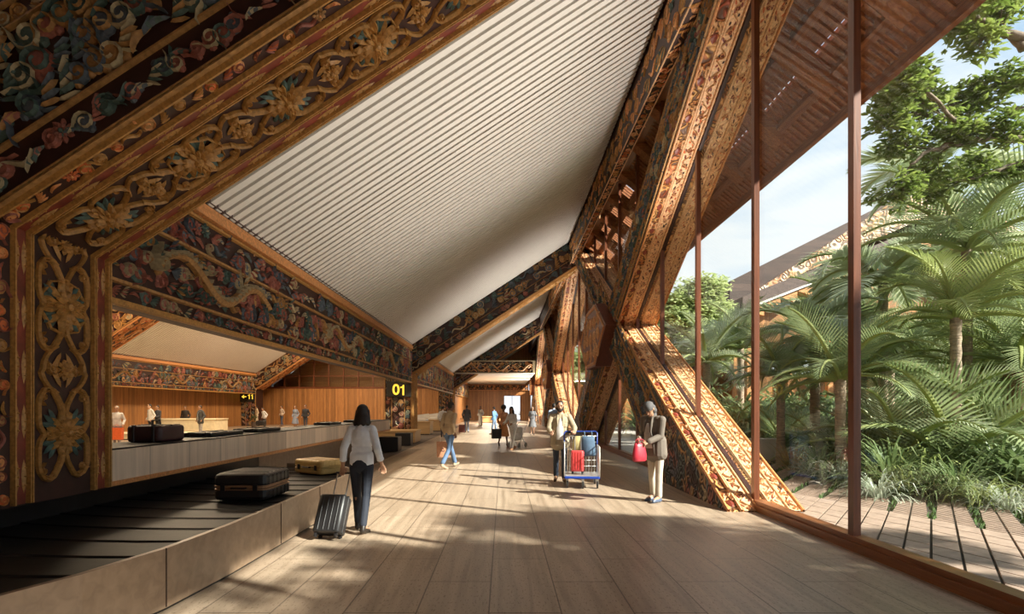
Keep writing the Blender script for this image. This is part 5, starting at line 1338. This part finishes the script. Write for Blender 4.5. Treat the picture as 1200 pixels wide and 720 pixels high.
# the big spreading tree whose limbs reach in from the upper corner
rr = random.Random(21)
t = thing('spreading_tree', 'large spreading tree whose leafy limbs reach across the sky at the upper corner', 'tree', (16.5, 10.5, -.12))
bw, bl = MB(), MB(); bw.tube([(16.5, 10.5, -.12), (16.3, 10.6, 3), (15.8, 10.8, 5.6)], [.42, .34, .28], 12)
def limb(pts, r0, r1, twigs, seed, lo=.25, size=.19, L=.62):
    rr = random.Random(seed); pts = [Vector(p) for p in pts]; Q = []   # smooth the limb through its joints
    for i in range(len(pts)-1):
        p0, p1, p2, p3 = pts[max(i-1, 0)], pts[i], pts[i+1], pts[min(i+2, len(pts)-1)]
        for k in range(4):
            t = k/4; Q.append(.5*((2*p1)+(p2-p0)*t+(2*p0-5*p1+4*p2-p3)*t*t+(3*p1-p0-3*p2+p3)*t**3))
    Q.append(pts[-1]); Q = [q+Vector((0, 0, rr.uniform(-.05, .05))) for q in Q]; n = len(Q)
    bw.tube(Q, [r0+(r1-r0)*(i/(n-1))**.7 for i in range(n)], 8, 0)
    for k in range(twigs):
        f = (lo+(1-lo)*(k+.5)/twigs)*(n-1); i = min(n-2, int(f)); p = Q[i].lerp(Q[i+1], f-i); d = (Q[i+1]-Q[i]).normalized()
        a = Vector((rr.uniform(-.5, .3), rr.uniform(-.8, .8), rr.uniform(-.6, .6)))
        branch(bw, bl, p, d*.7+a*(1 if k % 2 else -1), L*(.6+.5*rr.random()), .022, 2, rr, size, .8, .3, 5, .3)
def A(x, y_, Y): return at(x, y_, Y)
S0 = (15.8, 10.8, 5.6)
limb([S0, (13.2, 11, 7.2), A(1200, 160, 11.5), A(1140, 165, 11.5), A(1100, 174, 11.4), A(1068, 190, 11.2)], .17, .025, 5, 1, .4)
limb([(15.4, 11, 6.2), (12.8, 11, 8.4), A(1200, 45, 11), A(1175, 38, 11), A(1140, 22, 10.8), A(1095, 12, 10.6)], .15, .03, 4, 2, .4)
limb([A(1200, 56, 11), A(1180, 40, 11.2), A(1156, 33, 11.4), A(1118, 20, 11.5)], .09, .03, 4, 3)
limb([(14, 11, 6.8), A(1200, 102, 12), A(1170, 116, 12), A(1120, 122, 11.8), A(1075, 124, 11.5)], .1, .02, 4, 4, .4)
limb([(14, 11, 6.4), A(1210, 130, 12), A(1160, 150, 12.2), A(1110, 140, 12), A(1062, 132, 11.6), A(1045, 140, 11.4)], .09, .018, 4, 5, .4)
limb([(14, 11, 6.2), A(1220, 190, 12.5), A(1170, 200, 12.6), A(1120, 215, 12.5)], .1, .02, 3, 6, .2)
limb([A(1140, 165, 11.5), A(1100, 120, 11), A(1072, 92, 10.8), A(1060, 76, 10.6)], .05, .018, 3, 7, .2)
limb([S0, (17.5, 9, 8.5), (18.5, 8, 10)], .2, .06, 4, 8, .5, .18, 1.6)
bw.build('trunk', M['bark'], t, True); bl.build('foliage', M['tree_leaf'], t)
def tree(label, x, y, h, cr, size, leafm, seed, depth=3, r=.22, th=.4, group=None, name='tree', n=6, limbs=9, dens=1.0, thing_=None):
    rr = random.Random(seed); t = thing(name, label, 'tree', (x, y, -.12), 0, group); bw, bl = MB(), MB(); z1 = h*th
    bw.tube([(x, y, -.12), (x+.1, y, z1*.5), (x, y, z1)], [r*1.3, r, r*.8], 10)
    for k in range(limbs):
        a = k*2.4; e = R(20+60*(k/limbs)); d = Vector((math.cos(a)*math.cos(e), math.sin(a)*math.cos(e), math.sin(e)*(h-z1)/cr*1.0)).normalized()
        branch(bw, bl, Vector((x, y, z1+(h-z1)*.25*k/limbs)), d, cr*.62, r*.4, depth, rr, size, .75, 0, n, dens)
    bw.build('trunk', M['bark'], t, True); bl.build('foliage', leafm, t); return t
tree('round crowned pale green tree seen past the lit strut, against the sky', 13.2, 38, 11.2, 3.4, .42, M['tree_pale'], 5, 3, limbs=11)
tree('second pale tree behind, lower, beside the round crowned tree', 9.5, 44, 8.2, 3.4, .42, M['tree_pale'], 6, 3, limbs=10)
tree('dense green tree standing far behind the palms near the gable', 33, 37, 9, 4.2, .5, M['bush'], 7, 3, limbs=10)
# garden trees beside the camera, outside the windows: they throw the dappled shade on the floor
tree('garden tree outside the windows shading the floor near the viewer', 10.5, -.5, 10.0, 3.0, .3, M['tree_leaf'], 31, 2, limbs=8, th=.45)
tree('taller garden tree outside the windows, farther from the glass than the other shading tree', 13.5, -3.5, 13, 3.4, .32, M['tree_leaf'], 33, 2, limbs=9, th=.45)
tree('slender garden tree outside the windows, its thin crown throwing spots on the walkway', 12.6, .9, 11.5, 2.4, .3, M['tree_leaf'], 34, 2, limbs=6, th=.55, dens=.35)
# strap-leaved shrubs
def strap_mesh(seed, n, L, w, mat, up_=(40, 85), droop=1.0, name='shrub'):
    rr = random.Random(seed); b = MB()
    for i in range(n):
        a = rr.random()*6.28; e = R(rr.uniform(*up_)); l = L*(.65+.5*rr.random()); p = Vector((math.cos(a)*.06, math.sin(a)*.06, 0)); s_ = Vector((-math.sin(a), math.cos(a), 0)); V = []; m_ = 5
        for j in range(m_+1):
            q = j/m_; ww = w*(.6+.8*q if q < .4 else 1.0)*(1-q**3); V += [tuple(p-s_*ww), tuple(p+s_*ww)]
            e -= droop*.33*rr.uniform(.6, 1.4)*q*1.6; p = p+Vector((math.cos(a)*math.cos(e), math.sin(a)*math.cos(e), math.sin(e)))*l/m_
        b.add(V, [(2*j, 2*j+1, 2*j+3, 2*j+2) for j in range(m_)])
    return b.mesh(name, mat)
def bushy_mesh(seed, n, rad, h, size, mat):
    rr = random.Random(seed); b = MB()
    for i in range(n):
        a = rr.random()*6.28; q = rr.random()**.5*rad; z = h*(.1+.9*rr.random())*(1-.5*(q/rad)**2); leaf_cluster(b, Vector((q*math.cos(a), q*math.sin(a), z)), size, rr, 5, 0, .9)
    return b.mesh('shrub', mat)
SM = {'strap': strap_mesh(1, 150, 1.15, .017, M['bush'], (35, 88), 1.5), 'grey': strap_mesh(2, 150, 1.0, .013, M['bush2'], (20, 85), 2.0), 'ochre': strap_mesh(3, 70, .75, .022, M['ochre_leaf'], (30, 85), .4),
      'lush': strap_mesh(4, 110, 1.3, .034, M['bush'], (40, 85), 1.7), 'bush': bushy_mesh(5, 240, .75, 1.1, .16, M['bush']), 'yellow': strap_mesh(6, 140, 1.1, .015, M['palm3'], (30, 85), 1.6)}
def shrub(label, x, y, key, s_=1.0, rz=0, group=None, name='shrub', sz=None):
    o = bpy.data.objects.new(name, SM[key]); COL.objects.link(o); o.location = (x, y, -.12); o.scale = (s_, s_, sz or s_); o.rotation_euler = (0, 0, rz); return tag(o, label, 'shrub', group)
spots = [  # x, base-y in the photograph, kind, size, label
 (1030, 603, 'grey', 1.0, 'grey-green tussock at the terrace edge right beside the tall mullion'), (1062, 600, 'yellow', .9, 'yellow-green grassy clump, next after the grey tussock at the terrace edge'),
 (1092, 603, 'strap', .95, 'dark narrow-leaved clump in the middle of the terrace edge'), (1122, 606, 'strap', 1.1, 'large narrow-leaved clump behind the middle of the slab strips'),
 (1152, 612, 'yellow', .9, 'yellow-green clump overhanging the slab strips'), (1182, 618, 'grey', 1.0, 'grey feathery clump overhanging the slab ends at the edge of the view'),
 (1045, 580, 'strap', 1.15, 'dark clump behind the grey tussock'), (1085, 578, 'yellow', 1.2, 'tall yellow-tinged clump in the second row of planting'), (1130, 578, 'lush', 1.1, 'broad-leaved bright clump in the second row of planting'), (1172, 582, 'strap', 1.3, 'tall dark clump in front of the rough palm trunk'),
 (1210, 590, 'lush', 1.1, 'broad-leaved clump cut by the edge of the view'), (1020, 560, 'lush', .9, 'broad-leaved clump low behind the tall mullion'), (1060, 556, 'bush', 1.1, 'small-leaved rounded bush before the pavilion'), (1100, 553, 'lush', 1.3, 'large bright fan of broad leaves before the pale palm trunks'),
 (1140, 552, 'lush', 1.4, 'large broad-leaved plant beside the rough palm trunk'), (1165, 548, 'bush', 1.3, 'rounded bush behind the rough palm trunk'),
 (930, 556, 'ochre', 1.0, 'spiky ochre plant at the corner of the terrace'), (960, 566, 'strap', .9, 'green clump beside the spiky ochre plant'), (985, 572, 'grey', .9, 'grey-green clump between ochre plant and tall mullion'), (975, 550, 'lush', 1.0, 'broad-leaved plant under the silver-green palm'),
 (945, 536, 'bush', 1.0, 'rounded bush behind the ochre plant'), (905, 538, 'strap', .9, 'clump at the end of the low white wall'), (1000, 545, 'bush', 1.2, 'rounded bush behind the tall mullion'), (865, 528, 'bush', 1.5, 'dark bush past the lit strut, in front of the low wall'), (840, 522, 'strap', 1.3, 'narrow-leaved plant showing past the lit strut'),
 (885, 520, 'lush', 1.5, 'broad-leaved plant behind the low white wall'), (925, 520, 'bush', 1.6, 'large bush behind the low white wall'), (965, 520, 'strap', 1.6, 'tall clump under the dark low palm'), (1040, 525, 'bush', 1.6, 'large bush around the slim palm trunk'), (1085, 522, 'strap', 1.5, 'tall clump between the two slim palm trunks'), (1160, 525, 'lush', 1.6, 'tall broad plant behind the rough trunk'), (1190, 522, 'bush', 1.7, 'high bush at the edge of the view')]
rr = random.Random(77)
for x, yb, k, s_, lab in spots:
    X, Y = px(x, yb-(13 if yb > 597 else 0), -.12); shrub(lab, X, Y, k, s_*(1.0 if yb > 597 else 1.3), rr.random()*6)
def hedge_row():
    for i in range(46):
        x = 8+i*.9+rr.random()*.7; y = 30+rr.random()*5-4*(i % 3); o = bpy.data.objects.new('garden_shrub', SM['bush' if i % 2 else 'lush']); COL.objects.link(o)
        o.location = (x, y, -.12); s_ = 1.7+1.2*rr.random(); o.scale = (s_, s_, s_*1.1); o.rotation_euler = (0, 0, rr.random()*6)
        tag(o, 'green shrub of the dense planting behind the palms, before the pavilion', 'shrub', 'garden shrubs behind the palms')
hedge_row()
for i, (x, yb, s_) in enumerate(((948, 563, .3), (955, 572, .22), (938, 562, .2), (1012, 585, .3))):
    X, Y = px(x, yb, -.1); b = MB(); r3 = random.Random(i); V = []
    b.ell((0, 0, .3*s_), (s_, s_*.8, s_*.55), 9, 6); b.v = [tuple(c*(1+.12*(r3.random()-.5)) for c in p) for p in b.v]
    o = b.build('garden_rock', plain('rock', (.22,.19,.16), .9, var=.3)); o.location = (X, Y, -.12); tag(o, ['largest grey rock beside the ochre plant', 'small grey rock in front of the biggest one', 'small rock at the foot of the ochre plant', 'grey rock behind the tall mullion'][i], 'rock')
# low white wall and white sign
X, Y = px(884, 545, -.12); 
wl = thing('garden_wall', 'low pale rectangular garden wall beyond the lit strut', 'wall', (7.4, 15, -.12)); MB().box(6.4, 9.0, 17.6, 17.85, -.12, .62).build('body', M['plaster'], wl); MB().box(6.37, 9.03, 17.57, 17.88, .62, .68).build('coping', M['plaster'], wl)
wl = thing('garden_bench', 'small white slab bench among the plants, before the boarded pavilion', 'bench', (16.8, 24, -.12)); MB().box(16.2, 17.6, 23.9, 24.4, .95, 1.2).build('seat', M['plaster'], wl)
for x_ in (16.5, 17.2): MB().box(x_, x_+.15, 24, 24.3, -.12, .95).build('leg', M['plaster'], wl)
# ------------------------------------------------------------------ the neighbouring hall across the courtyard
bd = thing('neighbouring_hall', 'timber hall with brown gabled roof and carved gable board across the courtyard', 'building', (30, 40, 0))
YH = 40.0; sH = 640/YH
def W(x, y_): return ((x-590)/sH, 1.68+(478-y_)/sH)
M['brown_roof'] = wood('brown_roof_battens', (.10,.058,.045), (.05,.03,.025), 'X', .7, .6, .55, 'Z')
M['pale_carving'] = carved('pale_gable_carving', [(0,(.72,.45,.27)),(.35,(.78,.60,.42)),(.6,(.62,.30,.13)),(.85,(.45,.19,.08))], 1.2, 1.6)
def wp(pts, ya, yb, name, mat):
    return MB().prism([W(*p) for p in pts], ya, yb, 'Y').build(name, mat, bd)
wp([(862, 326), (1092, 211), (1330, 330), (1330, 345), (1092, 226), (862, 356)], YH+1.0, YH+24, 'roof', M['brown_roof'])
wp([(885, 342), (1092, 207.5), (1330, 338), (1330, 362), (1092, 251), (885, 346)], YH+.3, YH+1.0, 'carved_gable_board', M['pale_carving'])
wp([(862, 352), (1092, 262), (1330, 366), (1330, 388), (1092, 276), (862, 366)], YH-1.2, YH+1.4, 'lower_roof', M['roofing'])
wp([(862, 366), (1092, 276), (1330, 388), (1330, 391), (1092, 278.5), (862, 368.5)], YH-1.25, YH+.2, 'white_edge', M['plaster'])
wp([(855, 371), (1092, 279), (1330, 391), (1330, 420), (1092, 312), (855, 402)], YH-.2, YH+.6, 'eave_boards', M['wood_wall'])
for i in range(11):
    x_ = 868+i*19; y_ = 368.5-(x_-862)*.391; MB().prism([W(x_, y_+1), W(x_+19, y_-6.5), W(x_+19, y_+7)], YH-1.1, YH-.3, 'Y').build('bracket', M['orange'], bd)
lo_l, lo_a, er_ = W(850, 398), W(1092, 300), W(1330, 352)
b = MB(); b.prism([(lo_l[0]+1, 0), (er_[0]-1, 0), (er_[0]-1, er_[1]-2.6), (lo_a[0], lo_a[1]-.2), (lo_l[0]+1, lo_l[1]+.2)], YH+.9, YH+1.2, 'Y'); b.build('wall', M['wood_wall'], bd)
for i in range(10):
    x_ = lo_l[0]+1.2+i*2.9; MB().box(x_, x_+.35, YH-.9, YH-.5, -.1, min(lo_l[1]+(x_-lo_l[0])*.6-1.2, 6.5)).build('post', M['orange'], bd)
b = MB(); b.box(lo_l[0]+2, er_[0]-2, YH+.75, YH+.85, 4.2, 5.4); b.build('glazed_band', plain('pale_window', (.5,.55,.6), .2), bd)
# lower orange roofs closing the courtyard, forming a V
b2 = thing('far_pavilion', 'low pavilion with two orange roofs meeting in a valley, beyond the palms', 'building', (20, 52, 0))
sF = 640/52.0
sh = lambda p, dx, dz: (p[0]+dx, p[1]+dz)
WF = lambda x, y_: ((x-590)/sF, 1.68+(478-y_)/sF)
p0, p1, p2 = WF(800, 418), WF(847, 448), WF(905, 412)
b = MB(); b.prism([p0, p1, sh(p1, 0, .5), sh(p0, 0, .5)], 50, 60, 'Y'); b.prism([p1, p2, sh(p2, 0, .5), sh(p1, 0, .5)], 50, 60, 'Y'); b.build('roof', M['orange'], b2)
b = MB(); b.prism([(p0[0], -.1), (p2[0], -.1), p2, p1, p0], 51, 51.3, 'Y'); b.build('wall', M['wood_wall'], b2)
for i in range(5): x_ = p0[0]+1+i*1.7; MB().box(x_, x_+.2, 50.2, 50.4, -.1, 3.9).build('post', M['wood_mull'], b2)
b = MB(); b.box(4.3, 60, 78, 79, -.1, 9); struct('wall_garden_end', b, M['bush_wall'] if 'bush_wall' in M else M['wood_wall'])
for i in range(16):
    x_ = 7+i*4.2; tree('tree of the belt far behind the courtyard', x_, 66+(i % 3)*3, 9+(i*37 % 5)*.6, 3.6, .6, M['bush'] if i % 2 else M['tree_pale'], 50+i, 2, limbs=9, group='trees of the far belt', name='background_tree') if i < 5 else None
# ------------------------------------------------------------------ sky, sun, side hall lamps and added fill lights
wd = bpy.data.worlds.new('sky'); sc.world = wd; wd.use_nodes = True; nt = wd.node_tree; nt.nodes.clear()
out = nt.nodes.new('ShaderNodeOutputWorld'); bg = nt.nodes.new('ShaderNodeBackground')
tc = nt.nodes.new('ShaderNodeTexCoord'); mp = nt.nodes.new('ShaderNodeMapping'); mp.inputs['Scale'].default_value = (1.2, 1.2, 5)
nt.links.new(tc.outputs['Generated'], mp.inputs[0])
n = nt.nodes.new('ShaderNodeTexNoise'); n.inputs['Scale'].default_value = 2.2; n.inputs['Detail'].default_value = 9; n.inputs['Distortion'].default_value = .4; nt.links.new(mp.outputs[0], n.inputs['Vector'])
r = ramp(nt, [(.36, (.1, .1, .1)), (.6, (1, 1, 1))]); nt.links.new(n.outputs[0], r.inputs[0])
sp = nt.nodes.new('ShaderNodeSeparateXYZ'); nt.links.new(tc.outputs['Generated'], sp.inputs[0])
r2 = ramp(nt, [(.0, (.80, .87, .95)), (.35, (.52, .70, .92)), (1, (.25, .46, .80))]); nt.links.new(sp.outputs['Z'], r2.inputs[0])
mx = nt.nodes.new('ShaderNodeMix'); mx.data_type = 'RGBA'; mx.inputs['B'].default_value = (.97, .975, 1, 1)
nt.links.new(r.outputs[0], mx.inputs['Factor']); nt.links.new(r2.outputs[0], mx.inputs['A'])
nt.links.new(mx.outputs['Result'], bg.inputs[0]); bg.inputs[1].default_value = .84; nt.links.new(bg.outputs[0], out.inputs[0])
def lamp(kind, name, loc, energy, col=(1, 1, 1), size=1.0, size_y=None, rot=(0, 0, 0), spot=None):
    d = bpy.data.lights.new(name, kind); d.energy = energy; d.color = col
    if kind == 'AREA':
        d.size = size
        if size_y: d.shape = 'RECTANGLE'; d.size_y = size_y
    elif kind in ('POINT', 'SPOT'): d.shadow_soft_size = size
    if spot: d.spot_size = R(spot); d.spot_blend = .7
    o = bpy.data.objects.new(name, d); COL.objects.link(o); o.location = loc; o.rotation_euler = rot; return o
EL, AZ = R(34), R(-30)
Ld = Vector((math.cos(EL)*math.cos(AZ), math.cos(EL)*math.sin(AZ), math.sin(EL)))
s = lamp('SUN', 'sun', (30, -15, 30), 11, (1, .93, .83)); s.data.angle = R(.9); s.rotation_euler = Ld.to_track_quat('Z', 'Y').to_euler()
WARM = (1, .78, .52)
# fill spots added in front of the mullions to brighten the white ceiling
for y in (6.5, 11.75, 17, 22.4, 27.6, 33, 38.3, 43.6, 49, 54, 60):
    q = Vector((-.62, 0, .78)); o = lamp('SPOT', 'added_ceiling_fill', (4.0, y, 3.2), 300 if y < 8 else 780 if y < 20 else 1150, (1, .93, .84), .06, None, (0, 0, 0), 105); o.rotation_euler = (-q).to_track_quat('Z', 'Y').to_euler()
# downlights of the side hall
for y in (14, 25, 37, 46): lamp('AREA', 'hall_downlight', (-14.3, y, 9.4), 900, WARM, 2.0)
for x, y in ((-19, 31), (-15, 31)): lamp('SPOT', 'counter_spot', (x, y+.8, 6.5), 900, (1, .86, .6), .2, None, (0, 0, 0), 70)
lamp('AREA', 'added_end_hall_fill', (-1, 60, 4.6), 800, (1, .88, .7), 3)  # fill light added only to brighten the far end of the hall
vs = sc.view_settings; vs.view_transform = 'Standard'; vs.look = 'None'; vs.gamma = 1; vs.exposure = .5; vs.use_curve_mapping = False
sc.cycles.use_denoising = True; sc.cycles.max_bounces = 8; sc.cycles.transparent_max_bounces = 24; sc.cycles.diffuse_bounces = 5; sc.cycles.sample_clamp_indirect = 6
try: sc.cycles.denoiser = 'OPENIMAGEDENOISE'
except Exception: pass
